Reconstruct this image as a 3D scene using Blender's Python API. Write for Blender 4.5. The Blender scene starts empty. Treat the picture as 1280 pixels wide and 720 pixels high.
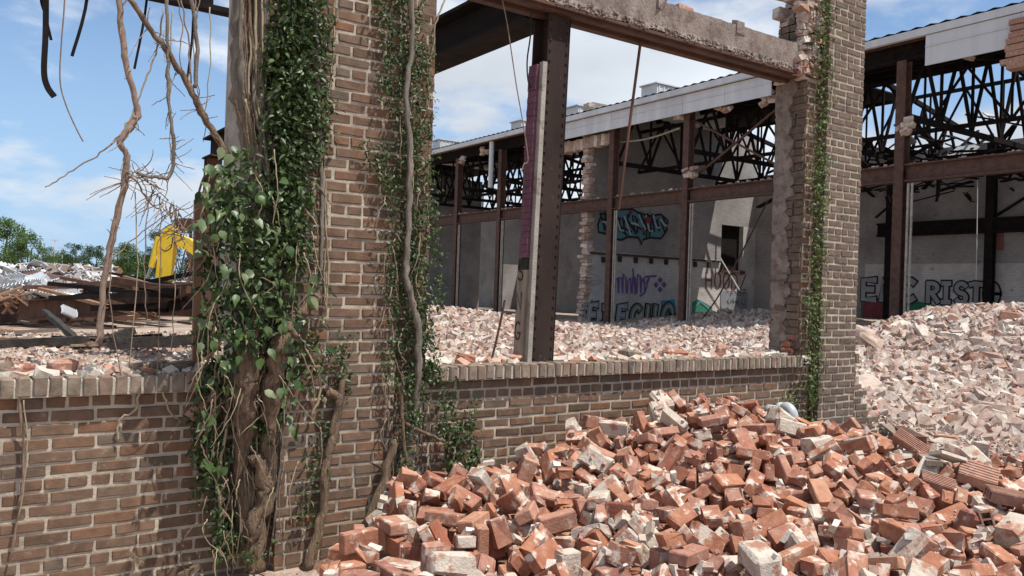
import bpy, bmesh, math, random
import numpy as np
from mathutils import Vector, Matrix, Quaternion
from mathutils.bvhtree import BVHTree
from math import sin, cos, pi, radians, sqrt, exp

# ------------------------------------------------------------------ camera, sky, sun, exposure
random.seed(7)
scene = bpy.context.scene
F = 1030.0                    # focal length in pixels of the 1280 px wide photograph
YAW = radians(55.5)           # angle from the wall direction (+X) to the view direction
ROLL = 0.033
CAMZ = 1.6
fwd0 = Vector((cos(YAW), sin(YAW), 0.0))
right0 = Vector((sin(YAW), -cos(YAW), 0.0))
pitch = 3.0 / F
fwd = (fwd0 + Vector((0, 0, pitch))).normalized()
up0 = right0.cross(fwd).normalized()
cright = right0 * cos(ROLL) + up0 * sin(ROLL)
cup = up0 * cos(ROLL) - right0 * sin(ROLL)
CAM = Vector((0, 0, CAMZ))
cam_data = bpy.data.cameras.new('camera')
cam = bpy.data.objects.new('camera', cam_data)
scene.collection.objects.link(cam)
cam_data.sensor_width = 36.0
cam_data.lens = F / 1280.0 * 36.0
cam_data.clip_end = 6000
m = Matrix.Identity(4)
for i in range(3):
    m[i][0] = cright[i]; m[i][1] = cup[i]; m[i][2] = -fwd[i]; m[i][3] = CAM[i]
cam.matrix_world = m
scene.camera = cam

SUN_EL = radians(66)
sun_h = Vector((0.50, -0.866, 0)).normalized()
to_sun = Vector((sun_h.x * cos(SUN_EL), sun_h.y * cos(SUN_EL), sin(SUN_EL)))
world = bpy.data.worlds.new('World'); scene.world = world; world.use_nodes = True
wn = world.node_tree.nodes; wl = world.node_tree.links
for n in list(wn): wn.remove(n)
w_out = wn.new('ShaderNodeOutputWorld'); w_bg = wn.new('ShaderNodeBackground')
sky = wn.new('ShaderNodeTexSky'); sky.sky_type = 'NISHITA'; sky.sun_disc = False
sky.sun_elevation = SUN_EL
sky.sun_rotation = math.atan2(to_sun.x, to_sun.y)
sky.air_density = 1.0; sky.dust_density = 0.3; sky.ozone_density = 3.0
# cumulus clouds: noise on the cloud layer seen from below
geo = wn.new('ShaderNodeTexCoord'); sep = wn.new('ShaderNodeSeparateXYZ')
wl.new(geo.outputs['Generated'], sep.inputs[0])
def wmath(op, a, b=None, c=None):
    n = wn.new('ShaderNodeMath'); n.operation = op
    for i, v in enumerate((a, b, c)):
        if v is None: continue
        if isinstance(v, (int, float)): n.inputs[i].default_value = v
        else: wl.new(v, n.inputs[i])
    return n.outputs[0]
zc = wmath('MAXIMUM', sep.outputs[2], 0.0)
den = wmath('ADD', zc, 0.32)
cx = wmath('DIVIDE', sep.outputs[0], den); cy = wmath('DIVIDE', sep.outputs[1], den)
comb = wn.new('ShaderNodeCombineXYZ'); wl.new(cx, comb.inputs[0]); wl.new(cy, comb.inputs[1])
wl.new(wmath('MULTIPLY', zc, 2.2), comb.inputs[2])
def wnoise(scale, det, rough, off):
    mp = wn.new('ShaderNodeVectorMath'); mp.operation = 'ADD'; mp.inputs[1].default_value = off
    wl.new(comb.outputs[0], mp.inputs[0])
    n = wn.new('ShaderNodeTexNoise'); n.inputs['Scale'].default_value = scale
    n.inputs['Detail'].default_value = det; n.inputs['Roughness'].default_value = rough
    wl.new(mp.outputs[0], n.inputs['Vector']); return n.outputs['Fac']
n1 = wnoise(1.75, 9, 0.54, (8.1, 6.4, 1.6)); n2 = wnoise(1.3, 4, 0.5, (9.0, 4.2, 2.0))
mask = wn.new('ShaderNodeMapRange'); mask.interpolation_type = 'SMOOTHSTEP'
mask.inputs['From Min'].default_value = 0.435; mask.inputs['From Max'].default_value = 0.56
wl.new(n1, mask.inputs['Value'])
shade = wn.new('ShaderNodeMapRange'); shade.inputs['From Min'].default_value = 0.35; shade.inputs['From Max'].default_value = 0.65
shade.inputs['To Min'].default_value = 5.6; shade.inputs['To Max'].default_value = 8.6
wl.new(n2, shade.inputs['Value'])
ccol = wn.new('ShaderNodeVectorMath'); ccol.operation = 'SCALE'; ccol.inputs[0].default_value = (0.92, 0.965, 1.02)
wl.new(shade.outputs[0], ccol.inputs['Scale'])
haze_c = wn.new('ShaderNodeMix'); haze_c.data_type = 'RGBA'
low = wn.new('ShaderNodeMapRange'); low.interpolation_type = 'SMOOTHSTEP'; low.inputs['From Min'].default_value = 0.02; low.inputs['From Max'].default_value = 0.12
wl.new(sep.outputs[2], low.inputs['Value'])
wl.new(wmath('MULTIPLY', wmath('MULTIPLY', mask.outputs[0], 0.88), low.outputs[0]), haze_c.inputs['Factor'])
skyc = wn.new('ShaderNodeVectorMath'); skyc.operation = 'MULTIPLY'; skyc.inputs[1].default_value = (1.0, 1.06, 1.12)
wl.new(sky.outputs[0], skyc.inputs[0])
hz_ = wn.new('ShaderNodeMix'); hz_.data_type = 'RGBA'     # pale blue summer haze low in the sky
hf = wn.new('ShaderNodeMapRange'); hf.interpolation_type = 'SMOOTHSTEP'; hf.inputs['From Min'].default_value = 0.0; hf.inputs['From Max'].default_value = 0.42
hf.inputs['To Min'].default_value = 0.85; hf.inputs['To Max'].default_value = 0.0
wl.new(zc, hf.inputs['Value']); wl.new(hf.outputs[0], hz_.inputs['Factor'])
wl.new(skyc.outputs[0], hz_.inputs['A']); hz_.inputs['B'].default_value = (3.2, 4.9, 7.2, 1)
wl.new(hz_.outputs['Result'], haze_c.inputs['A']); wl.new(ccol.outputs[0], haze_c.inputs['B'])
wl.new(haze_c.outputs['Result'], w_bg.inputs['Color'])
w_bg.inputs['Strength'].default_value = 0.105
wl.new(w_bg.outputs[0], w_out.inputs[0])

sl = bpy.data.lights.new('sun', 'SUN'); sl.energy = 4.6; sl.angle = radians(0.5); sl.color = (1.0, 0.955, 0.88)
sun = bpy.data.objects.new('sun', sl); scene.collection.objects.link(sun)
sun.rotation_euler = to_sun.to_track_quat('Z', 'Y').to_euler(); sun.location = (0, 0, 30)
vs = scene.view_settings
vs.view_transform = 'Standard'; vs.look = 'None'; vs.gamma = 1; vs.use_curve_mapping = False
vs.exposure = 0.28

# ------------------------------------------------------------------ helpers
def ray(px, py):
    d = fwd + cright * ((px - 640.0) / F) + cup * ((360.0 - py) / F)
    return d
def onY(px, py, Y):
    d = ray(px, py); t = (Y - CAM.y) / d.y; return CAM + d * t
def onX(px, py, X):
    d = ray(px, py); t = (X - CAM.x) / d.x; return CAM + d * t
def onZ(px, py, Z):
    d = ray(px, py); t = (Z - CAM.z) / d.z; return CAM + d * t
def atD(px, py, D):
    d = ray(px, py); return CAM + d * (D / d.dot(fwd))
def project(p):
    v = Vector(p) - CAM; z = v.dot(fwd)
    if z <= 0.05: return None
    return (640 + F * v.dot(cright) / z, 360 - F * v.dot(cup) / z, z)

rng = np.random.default_rng(11)
COL = scene.collection
def U(a, b): return random.uniform(a, b)

def tag(o, label=None, cat=None, group=None, kind=None):
    if label: o['label'] = label
    if cat: o['category'] = cat
    if group: o['group'] = group
    if kind: o['kind'] = kind
    return o
def empty(name, loc=(0, 0, 0)):
    o = bpy.data.objects.new(name, None); o.empty_display_size = 0.2
    COL.objects.link(o); o.location = loc; return o
def link(name, me, mat, parent=None, loc=None, rot=None):
    o = bpy.data.objects.new(name, me)
    if mat is not None and len(me.materials) == 0: me.materials.append(mat)
    COL.objects.link(o)
    if parent is not None:
        o.parent = parent
        o.matrix_parent_inverse = Matrix.Translation(-world_loc(parent))
    if loc is not None: o.location = loc
    if rot is not None: o.rotation_euler = rot
    return o
def world_loc(o):
    v = Vector(o.location)
    if o.parent is not None: v = v + world_loc(o.parent) * 0
    return v

class MB:
    """collects shapes into one mesh (world coordinates)"""
    def __init__(s): s.v = []; s.f = []; s.r = []; s.smooth = False
    def add(s, vs, fs, r=None):
        b = len(s.v)
        if r is None: r = random.random()
        s.v.extend([tuple(v) for v in vs]); s.f.extend([tuple(i + b for i in f) for f in fs]); s.r.extend([r] * len(vs))
    def box(s, c, size, rot=None, r=None, jit=0.0):
        hx, hy, hz = size[0] / 2, size[1] / 2, size[2] / 2
        vs = [Vector((x, y, z)) for x in (-hx, hx) for y in (-hy, hy) for z in (-hz, hz)]
        if jit: vs = [v + Vector((U(-jit, jit), U(-jit, jit), U(-jit, jit))) for v in vs]
        if rot is not None: vs = [rot @ v for v in vs]
        c = Vector(c); s.add([v + c for v in vs], BOXF, r)
    def bbox(s, lo, hi, r=None):
        s.box([(a + b) / 2 for a, b in zip(lo, hi)], [abs(b - a) for a, b in zip(lo, hi)], None, r)
    def bar(s, p0, p1, w, h, up=Vector((0, 0, 1)), r=None):
        p0 = Vector(p0); p1 = Vector(p1); d = p1 - p0
        R = frame(d, up); s.box((p0 + p1) / 2, (d.length, w, h), R, r)
    def ibeam(s, p0, p1, w, h, t=0.02, up=Vector((0, 0, 1)), r=None):
        p0 = Vector(p0); p1 = Vector(p1); R = frame(p1 - p0, up); z = R @ Vector((0, 0, 1))
        s.bar(p0 + z * (h / 2 - t / 2), p1 + z * (h / 2 - t / 2), w, t, up, r)
        s.bar(p0 - z * (h / 2 - t / 2), p1 - z * (h / 2 - t / 2), w, t, up, r)
        s.bar(p0, p1, t, h - 2 * t - 0.002, up, r)
    def tube(s, pts, rad, n=7, noise=0.0, caps=True, r=None):
        pts = [Vector(p) for p in pts]; k = len(pts)
        if not hasattr(rad, '__len__'): rad = [rad] * k
        vs = []; fs = []
        prev = None
        for i, p in enumerate(pts):
            d = (pts[min(i + 1, k - 1)] - pts[max(i - 1, 0)])
            if d.length < 1e-6: d = Vector((0, 0, 1))
            d.normalize()
            if prev is None:
                a = d.orthogonal().normalized()
            else:
                a = (prev - d * prev.dot(d))
                a = a.normalized() if a.length > 1e-5 else d.orthogonal().normalized()
            prev = a; b = d.cross(a)
            for j in range(n):
                an = 2 * pi * j / n
                q = rad[i] * (1 + (U(-noise, noise) if noise else 0))
                vs.append(p + a * (cos(an) * q) + b * (sin(an) * q))
        for i in range(k - 1):
            for j in range(n):
                j2 = (j + 1) % n
                fs.append((i * n + j, i * n + j2, (i + 1) * n + j2, (i + 1) * n + j))
        if caps:
            fs.append(tuple(range(n - 1, -1, -1))); fs.append(tuple((k - 1) * n + j for j in range(n)))
        s.add(vs, fs, r)
    def build(s, name, mat, parent=None, smooth=False, origin=None):
        me = bpy.data.meshes.new(name)
        off = Vector(origin) if origin is not None else Vector((0, 0, 0))
        vs = s.v if origin is None else [(a - off.x, b - off.y, c - off.z) for a, b, c in s.v]
        me.from_pydata(vs, [], s.f); me.update()
        at = me.attributes.new('rnd', 'FLOAT', 'POINT'); at.data.foreach_set('value', s.r)
        if smooth: me.polygons.foreach_set('use_smooth', [True] * len(me.polygons))
        o = link(name, me, mat, parent)
        if origin is not None: o.location = off
        return o
BOXF = [(0, 1, 3, 2), (4, 6, 7, 5), (0, 4, 5, 1), (2, 3, 7, 6), (0, 2, 6, 4), (1, 5, 7, 3)]
def frame(d, up=Vector((0, 0, 1))):
    x = d.normalized(); up = Vector(up)
    if abs(x.dot(up)) > 0.98: up = Vector((0, 1, 0)) if abs(x.y) < 0.9 else Vector((1, 0, 0))
    y = up.cross(x).normalized(); z = x.cross(y)
    return Matrix((x, y, z)).transposed()
def rotm(a, b, c):
    return (Matrix.Rotation(c, 3, 'Z') @ Matrix.Rotation(b, 3, 'Y') @ Matrix.Rotation(a, 3, 'X'))
def spline(pts, n=8):
    """Catmull-Rom through points"""
    P = [Vector(p) for p in pts]; out = []
    for i in range(len(P) - 1):
        p0 = P[max(i - 1, 0)]; p1 = P[i]; p2 = P[i + 1]; p3 = P[min(i + 2, len(P) - 1)]
        for k in range(n):
            t = k / n
            out.append(0.5 * ((2 * p1) + (p2 - p0) * t + (2 * p0 - 5 * p1 + 4 * p2 - p3) * t * t + (3 * p1 - p0 - 3 * p2 + p3) * t ** 3))
    out.append(P[-1]); return out

# ------------------------------------------------------------------ materials
def pmat(name, ramp, rnd=None, nscale=8.0, namt=0.25, patch=None, patch2=None, bump=(60, 0.25), rough=0.9, metal=0.0, spec=0.3, translucent=0.0, wave=None, stretch=None):
    m = bpy.data.materials.new(name); m.use_nodes = True
    N = m.node_tree.nodes; L = m.node_tree.links
    bs = N['Principled BSDF']; out = N['Material Output']
    bs.inputs['Roughness'].default_value = rough; bs.inputs['Metallic'].default_value = metal
    bs.inputs['Specular IOR Level'].default_value = spec
    tc = N.new('ShaderNodeTexCoord')
    rv = None
    if rnd == 'obj':
        oi = N.new('ShaderNodeObjectInfo'); rv = oi.outputs['Random']; co = tc.outputs['Object']
        ad = N.new('ShaderNodeVectorMath'); ad.operation = 'ADD'
        sc = N.new('ShaderNodeMath'); sc.operation = 'MULTIPLY'; sc.inputs[1].default_value = 37.0; L.new(rv, sc.inputs[0])
        L.new(co, ad.inputs[0]); L.new(sc.outputs[0], ad.inputs[1]); co = ad.outputs[0]
    else:
        g = N.new('ShaderNodeNewGeometry'); co = g.outputs['Position']
        if rnd == 'attr':
            a = N.new('ShaderNodeAttribute'); a.attribute_name = 'rnd'; rv = a.outputs['Fac']
    if stretch:
        mp = N.new('ShaderNodeMapping'); mp.inputs['Scale'].default_value = stretch; L.new(co, mp.inputs[0]); co = mp.outputs[0]
    def noise(scale, det=5, rough=0.6):
        n = N.new('ShaderNodeTexNoise'); n.inputs['Scale'].default_value = scale; n.inputs['Detail'].default_value = det
        n.inputs['Roughness'].default_value = rough; L.new(co, n.inputs['Vector']); return n.outputs['Fac']
    if len(ramp) > 1:
        cr = N.new('ShaderNodeValToRGB')
        el = cr.color_ramp.elements
        while len(el) < len(ramp): el.new(0.5)
        for i, c in enumerate(ramp):
            el[i].position = i / (len(ramp) - 1); el[i].color = (*c, 1)
        if rv is not None: L.new(rv, cr.inputs[0])
        else: L.new(noise(nscale * 0.35, 3), cr.inputs[0])
        col = cr.outputs[0]
    else:
        rgb = N.new('ShaderNodeRGB'); rgb.outputs[0].default_value = (*ramp[0], 1); col = rgb.outputs[0]
    if namt:
        mr = N.new('ShaderNodeMapRange'); mr.inputs['From Min'].default_value = 0.3; mr.inputs['From Max'].default_value = 0.7
        mr.inputs['To Min'].default_value = 1 - namt; mr.inputs['To Max'].default_value = 1 + namt
        L.new(noise(nscale), mr.inputs['Value'])
        vm = N.new('ShaderNodeVectorMath'); vm.operation = 'SCALE'; L.new(col, vm.inputs[0]); L.new(mr.outputs[0], vm.inputs['Scale'])
        col = vm.outputs[0]
    for pt in (patch, patch2):
        if not pt: continue
        pc, th, ps = pt[:3]; soft = pt[3] if len(pt) > 3 else 0.04; amt = pt[4] if len(pt) > 4 else 0.85
        mr = N.new('ShaderNodeMapRange'); mr.interpolation_type = 'SMOOTHSTEP'
        mr.inputs['From Min'].default_value = th - soft; mr.inputs['From Max'].default_value = th + soft
        mr.inputs['To Max'].default_value = amt
        L.new(noise(ps, 6, 0.62), mr.inputs['Value'])
        mx = N.new('ShaderNodeMix'); mx.data_type = 'RGBA'; L.new(mr.outputs[0], mx.inputs['Factor'])
        L.new(col, mx.inputs['A']); mx.inputs['B'].default_value = (*pc, 1); col = mx.outputs['Result']
    L.new(col, bs.inputs['Base Color'])
    if bump:
        bn = N.new('ShaderNodeBump'); bn.inputs['Strength'].default_value = bump[1]
        bn.inputs['Distance'].default_value = bump[2] if len(bump) > 2 else 0.01
        L.new(noise(bump[0], 6, 0.65), bn.inputs['Height']); L.new(bn.outputs[0], bs.inputs['Normal'])
    if translucent:
        tr = N.new('ShaderNodeBsdfTranslucent'); L.new(col, tr.inputs[0])
        ms = N.new('ShaderNodeMixShader'); ms.inputs[0].default_value = translucent
        L.new(bs.outputs[0], ms.inputs[1]); L.new(tr.outputs[0], ms.inputs[2]); L.new(ms.outputs[0], out.inputs[0])
    return m

WB = [(0.109, 0.069, 0.045), (0.147, 0.089, 0.058), (0.160, 0.097, 0.063), (0.172, 0.107, 0.069), (0.151, 0.101, 0.069), (0.193, 0.103, 0.060), (0.164, 0.109, 0.075), (0.126, 0.095, 0.071)]
wall_kw = dict(nscale=14, namt=0.28, patch=((0.33, 0.27, 0.22), 0.66, 22, 0.09, 0.45), patch2=((0.08, 0.06, 0.05), 0.68, 9, 0.1, 0.4), bump=(90, 0.5, 0.006))
M_brick = pmat('wall_brick', WB, 'obj', **wall_kw)
M_brick_a = pmat('wall_brick_joined', WB, 'attr', **wall_kw)
PB = [(0.112, 0.084, 0.065), (0.138, 0.101, 0.077), (0.159, 0.112, 0.084), (0.125, 0.090, 0.069), (0.172, 0.125, 0.095), (0.138, 0.095, 0.069)]
M_brick_p = pmat('pier_brick', PB, 'obj', **wall_kw)
M_brick_pa = pmat('pier_brick_joined', PB, 'attr', **wall_kw)
SB = [(0.20, 0.15, 0.11), (0.24, 0.19, 0.14), (0.17, 0.13, 0.10), (0.27, 0.21, 0.16), (0.22, 0.17, 0.13), (0.24, 0.15, 0.105)]
M_sill = pmat('sill_brick', SB, 'obj', nscale=18, namt=0.3, patch=((0.06, 0.05, 0.045), 0.62, 8, 0.08, 0.7), bump=(90, 0.5, 0.006))
M_mortar = pmat('mortar', [(0.43, 0.37, 0.29)], None, nscale=6, namt=0.25, patch=((0.16, 0.125, 0.095), 0.58, 5, 0.10, 0.7), bump=(70, 0.7, 0.008))
M_mortar_w = pmat('mortar_pale', [(0.50, 0.45, 0.38)], None, nscale=10, namt=0.2, patch=((0.2, 0.17, 0.14), 0.66, 12, 0.08, 0.6), bump=(70, 0.7, 0.008))
PL = [(0.235, 0.084, 0.054), (0.331, 0.132, 0.074), (0.392, 0.167, 0.093), (0.287, 0.110, 0.067), (0.435, 0.220, 0.135), (0.348, 0.145, 0.084), (0.261, 0.114, 0.084), (0.409, 0.207, 0.140), (0.365, 0.176, 0.126), (0.313, 0.114, 0.065)]
pile_kw = dict(nscale=20, namt=0.2, patch=((0.64, 0.57, 0.48), 0.59, 9, 0.05, 0.85), patch2=((0.50, 0.33, 0.25), 0.58, 17, 0.12, 0.4), bump=(75, 0.6, 0.007))
M_pile = pmat('loose_brick', PL, 'obj', **pile_kw)
M_pile_a = pmat('loose_brick_joined', PL, 'attr', **pile_kw)
M_pile_w = pmat('loose_brick_mortared', [(0.50, 0.42, 0.34), (0.56, 0.49, 0.41), (0.53, 0.44, 0.36)], 'obj', nscale=14, namt=0.2, patch=((0.36, 0.15, 0.09), 0.56, 10, 0.06, 0.85), bump=(60, 0.8, 0.012))
RB = [(0.285, 0.170, 0.122), (0.380, 0.280, 0.224), (0.446, 0.360, 0.306), (0.342, 0.200, 0.153), (0.513, 0.460, 0.398), (0.418, 0.310, 0.255), (0.570, 0.530, 0.469), (0.314, 0.150, 0.097), (0.399, 0.330, 0.286)]
rub_kw = dict(nscale=12, namt=0.25, patch=((0.60, 0.53, 0.46), 0.6, 6, 0.1, 0.6), bump=(45, 0.5, 0.012))
M_rub = pmat('rubble_joined', RB, 'attr', **rub_kw)
M_rub_o = pmat('rubble_chunk', RB, 'obj', **rub_kw)
M_bits = pmat('mortar_bits', [(0.50, 0.44, 0.37), (0.60, 0.55, 0.48), (0.44, 0.34, 0.27), (0.55, 0.49, 0.42), (0.42, 0.2, 0.13), (0.64, 0.60, 0.54)], 'attr', nscale=30, namt=0.15, bump=(80, 0.5, 0.006))
M_dirt = pmat('dirt', [(0.20, 0.145, 0.105), (0.30, 0.22, 0.165), (0.38, 0.30, 0.235), (0.27, 0.2, 0.15)], None, nscale=1.4, namt=0.3, patch=((0.46, 0.36, 0.29), 0.58, 7, 0.08, 0.7), bump=(14, 0.9, 0.05))
M_dust = pmat('brick_dust', [(0.34, 0.22, 0.165), (0.42, 0.31, 0.25), (0.36, 0.25, 0.19)], None, nscale=5, namt=0.3, patch=((0.55, 0.47, 0.4), 0.58, 30, 0.06, 0.7), bump=(30, 0.9, 0.03))
M_core = pmat('pile_core', [(0.24, 0.12, 0.08), (0.30, 0.17, 0.12)], None, nscale=30, namt=0.4, patch=((0.5, 0.42, 0.35), 0.6, 40, 0.06, 0.7), bump=(60, 1, 0.03))
M_rust = pmat('rusty_steel', [(0.052, 0.030, 0.024), (0.085, 0.045, 0.033), (0.065, 0.038, 0.03)], None, nscale=5, namt=0.35, patch=((0.18, 0.08, 0.045), 0.62, 9, 0.08, 0.5), bump=(60, 0.35, 0.006), rough=0.75)
M_rust2 = pmat('bright_rust', [(0.15, 0.065, 0.036), (0.09, 0.045, 0.03), (0.21, 0.10, 0.055)], None, nscale=7, namt=0.35, bump=(60, 0.35, 0.006), rough=0.8, stretch=(1, 1, 0.25))
M_steel_d = pmat('dark_steel', [(0.013, 0.011, 0.011), (0.022, 0.017, 0.016)], None, nscale=5, namt=0.35, bump=(60, 0.3, 0.005), rough=0.9, spec=0.08)
M_col = pmat('column_steel', [(0.028, 0.019, 0.016), (0.044, 0.03, 0.025)], None, nscale=4, namt=0.3, patch=((0.26, 0.22, 0.2), 0.70, 24, 0.05, 0.5), bump=(70, 0.4, 0.005), rough=0.8, spec=0.12, stretch=(1, 1, 0.4))
M_conc = pmat('concrete', [(0.21, 0.17, 0.145), (0.27, 0.22, 0.19), (0.17, 0.13, 0.11)], None, nscale=6, namt=0.25, patch=((0.15, 0.10, 0.085), 0.58, 5, 0.06, 0.75), bump=(40, 0.8, 0.02), stretch=(1.6, 1, 0.8))
M_slab = pmat('pale_concrete', [(0.58, 0.52, 0.44)], None, nscale=8, namt=0.18, bump=(30, 0.5, 0.02))
M_plaster = pmat('plaster', [(0.30, 0.27, 0.235), (0.37, 0.335, 0.29)], None, nscale=5, namt=0.25, patch=((0.17, 0.13, 0.1), 0.6, 8, 0.06, 0.7), bump=(40, 0.6, 0.012))
M_wood = pmat('weathered_wood', [(0.23, 0.18, 0.135), (0.30, 0.24, 0.185)], None, nscale=9, namt=0.3, bump=(30, 0.5, 0.01), stretch=(3, 3, 0.3))
M_plank = pmat('brown_plank', [(0.30, 0.18, 0.11), (0.22, 0.12, 0.075)], None, nscale=9, namt=0.3, bump=(30, 0.5, 0.01), stretch=(3, 3, 0.3))
M_char = pmat('charred_timber', [(0.03, 0.026, 0.024), (0.05, 0.042, 0.036)], None, nscale=8, namt=0.4, bump=(30, 0.8, 0.02))
M_bark = pmat('vine_bark', [(0.19, 0.125, 0.078), (0.29, 0.20, 0.13), (0.11, 0.072, 0.047)], None, nscale=16, namt=0.5, bump=(34, 1.0, 0.05), stretch=(2.5, 2.5, 0.35))
M_bark_g = pmat('grey_bark', [(0.22, 0.185, 0.15), (0.31, 0.265, 0.215)], None, nscale=14, namt=0.4, bump=(34, 1.0, 0.03), stretch=(3, 3, 0.3))
M_twig = pmat('dry_twig', [(0.20, 0.14, 0.105), (0.27, 0.19, 0.145)], None, nscale=30, namt=0.3, bump=None)
M_twig_p = pmat('pale_stem', [(0.36, 0.29, 0.19), (0.28, 0.23, 0.14)], None, nscale=30, namt=0.2, bump=None)
LV = [(0.022, 0.042, 0.010), (0.036, 0.066, 0.014), (0.055, 0.095, 0.022), (0.030, 0.055, 0.014), (0.085, 0.125, 0.036), (0.045, 0.078, 0.018), (0.13, 0.165, 0.06)]
M_leaf = pmat('vine_leaves', LV, 'attr', nscale=20, namt=0.2, bump=None, rough=0.48, spec=0.5, translucent=0.22)
M_leaf_o = pmat('large_vine_leaf', [(0.035, 0.07, 0.016), (0.055, 0.10, 0.024), (0.10, 0.15, 0.05), (0.065, 0.11, 0.03), (0.19, 0.22, 0.11)], 'obj', nscale=20, namt=0.2, bump=None, rough=0.42, spec=0.5, translucent=0.22)
LT = [(0.05, 0.10, 0.02), (0.075, 0.135, 0.03), (0.10, 0.17, 0.04), (0.13, 0.19, 0.05)]
M_tree = pmat('tree_foliage', LT, 'attr', nscale=0.4, namt=0.3, bump=None, rough=0.6, translucent=0.2)
LT2 = [(0.03, 0.06, 0.018), (0.045, 0.085, 0.024), (0.065, 0.11, 0.03)]
M_tree_d = pmat('dark_tree_foliage', LT2, 'attr', nscale=0.4, namt=0.3, bump=None, rough=0.6, translucent=0.2)
M_trunk = pmat('tree_bark', [(0.10, 0.08, 0.06)], None, nscale=6, namt=0.3, bump=(20, 0.6, 0.03))
M_sheet = pmat('sheet_metal', [(0.62, 0.64, 0.66), (0.50, 0.52, 0.54), (0.70, 0.71, 0.72), (0.40, 0.40, 0.40), (0.66, 0.66, 0.65)], 'obj', nscale=3, namt=0.12, patch=((0.30, 0.24, 0.2), 0.66, 2.2, 0.08, 0.6), bump=None, rough=0.45, metal=0.3)
M_fascia = pmat('fascia_metal', [(0.48, 0.49, 0.505), (0.54, 0.55, 0.565)], None, nscale=0.7, namt=0.12, patch=((0.66, 0.67, 0.69), 0.6, 0.9, 0.1, 0.5), bump=(3, 0.15, 0.02), rough=0.5, stretch=(1, 2.2, 0.2))
M_white = pmat('white_panel', [(0.62, 0.63, 0.62)], None, nscale=1.5, namt=0.1, bump=None, rough=0.6)
M_yellow = pmat('yellow_paint', [(0.74, 0.50, 0.02)], None, nscale=3, namt=0.08, patch=((0.35, 0.2, 0.06), 0.68, 3, 0.05, 0.6), bump=None, rough=0.4, spec=0.5)
M_black = pmat('black_rubber', [(0.02, 0.02, 0.02)], None, nscale=8, namt=0.3, bump=None, rough=0.7)
M_chrome = pmat('cylinder_rod', [(0.5, 0.52, 0.55)], None, nscale=8, namt=0.05, bump=None, rough=0.25, metal=0.8)
M_glass = pmat('dark_glass', [(0.03, 0.04, 0.05)], None, namt=0, bump=None, rough=0.1, spec=0.6)
M_pvc = pmat('grey_pvc', [(0.42, 0.46, 0.48)], None, nscale=20, namt=0.1, patch=((0.2, 0.18, 0.16), 0.64, 15, 0.06, 0.5), bump=None, rough=0.45)
M_tile = pmat('clay_tile', [(0.30, 0.15, 0.105), (0.36, 0.20, 0.145), (0.27, 0.16, 0.12)], 'obj', nscale=20, namt=0.25, patch=((0.5, 0.42, 0.35), 0.62, 14, 0.08, 0.6), bump=(70, 0.5, 0.006))
M_purple = pmat('purple_paint', [(0.13, 0.052, 0.075), (0.17, 0.075, 0.10)], None, nscale=5, namt=0.25, patch=((0.06, 0.04, 0.045), 0.62, 8, 0.05, 0.7), bump=(50, 0.6, 0.01))
def flat(name, c, rough=0.8): return pmat(name, [c], None, nscale=3, namt=0.15, bump=None, rough=rough)
def brickwall_mat(name, c1, c2, mc, patchc):
    """far painted brickwork: courses too small to pick apart"""
    m = pmat(name, [c1, c2], None, nscale=0.8, namt=0.22, patch=(patchc, 0.6, 0.5, 0.1, 0.75), patch2=((0.17, 0.12, 0.1), 0.67, 1.6, 0.05, 0.6), bump=(6, 0.4, 0.03))
    N = m.node_tree.nodes; L = m.node_tree.links; bs = N['Principled BSDF']
    src = bs.inputs['Base Color'].links[0].from_socket
    g = N.new('ShaderNodeNewGeometry'); sp = N.new('ShaderNodeSeparateXYZ'); L.new(g.outputs['Position'], sp.inputs[0])
    ad = N.new('ShaderNodeMath'); ad.operation = 'ADD'; L.new(sp.outputs[0], ad.inputs[0]); L.new(sp.outputs[1], ad.inputs[1])
    cb = N.new('ShaderNodeCombineXYZ'); L.new(ad.outputs[0], cb.inputs[0]); L.new(sp.outputs[2], cb.inputs[1])
    bt = N.new('ShaderNodeTexBrick'); bt.inputs['Scale'].default_value = 1.0; bt.inputs['Mortar Size'].default_value = 0.012
    bt.inputs['Brick Width'].default_value = 0.23; bt.inputs['Row Height'].default_value = 0.075
    bt.inputs['Color1'].default_value = (1, 1, 1, 1); bt.inputs['Color2'].default_value = (0.86, 0.86, 0.86, 1); bt.inputs['Mortar'].default_value = (*mc, 1)
    L.new(cb.outputs[0], bt.inputs['Vector'])
    vm = N.new('ShaderNodeVectorMath'); vm.operation = 'MULTIPLY'; L.new(src, vm.inputs[0]); L.new(bt.outputs['Color'], vm.inputs[1])
    L.new(vm.outputs[0], bs.inputs['Base Color'])
    return m
M_wallw = brickwall_mat('painted_brickwork', (0.60, 0.575, 0.55), (0.52, 0.495, 0.47), (0.72, 0.72, 0.72), (0.36, 0.33, 0.31))
M_wallg = brickwall_mat('grey_brickwork', (0.38, 0.355, 0.34), (0.30, 0.28, 0.265), (0.75, 0.75, 0.75), (0.24, 0.2, 0.185))

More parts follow.
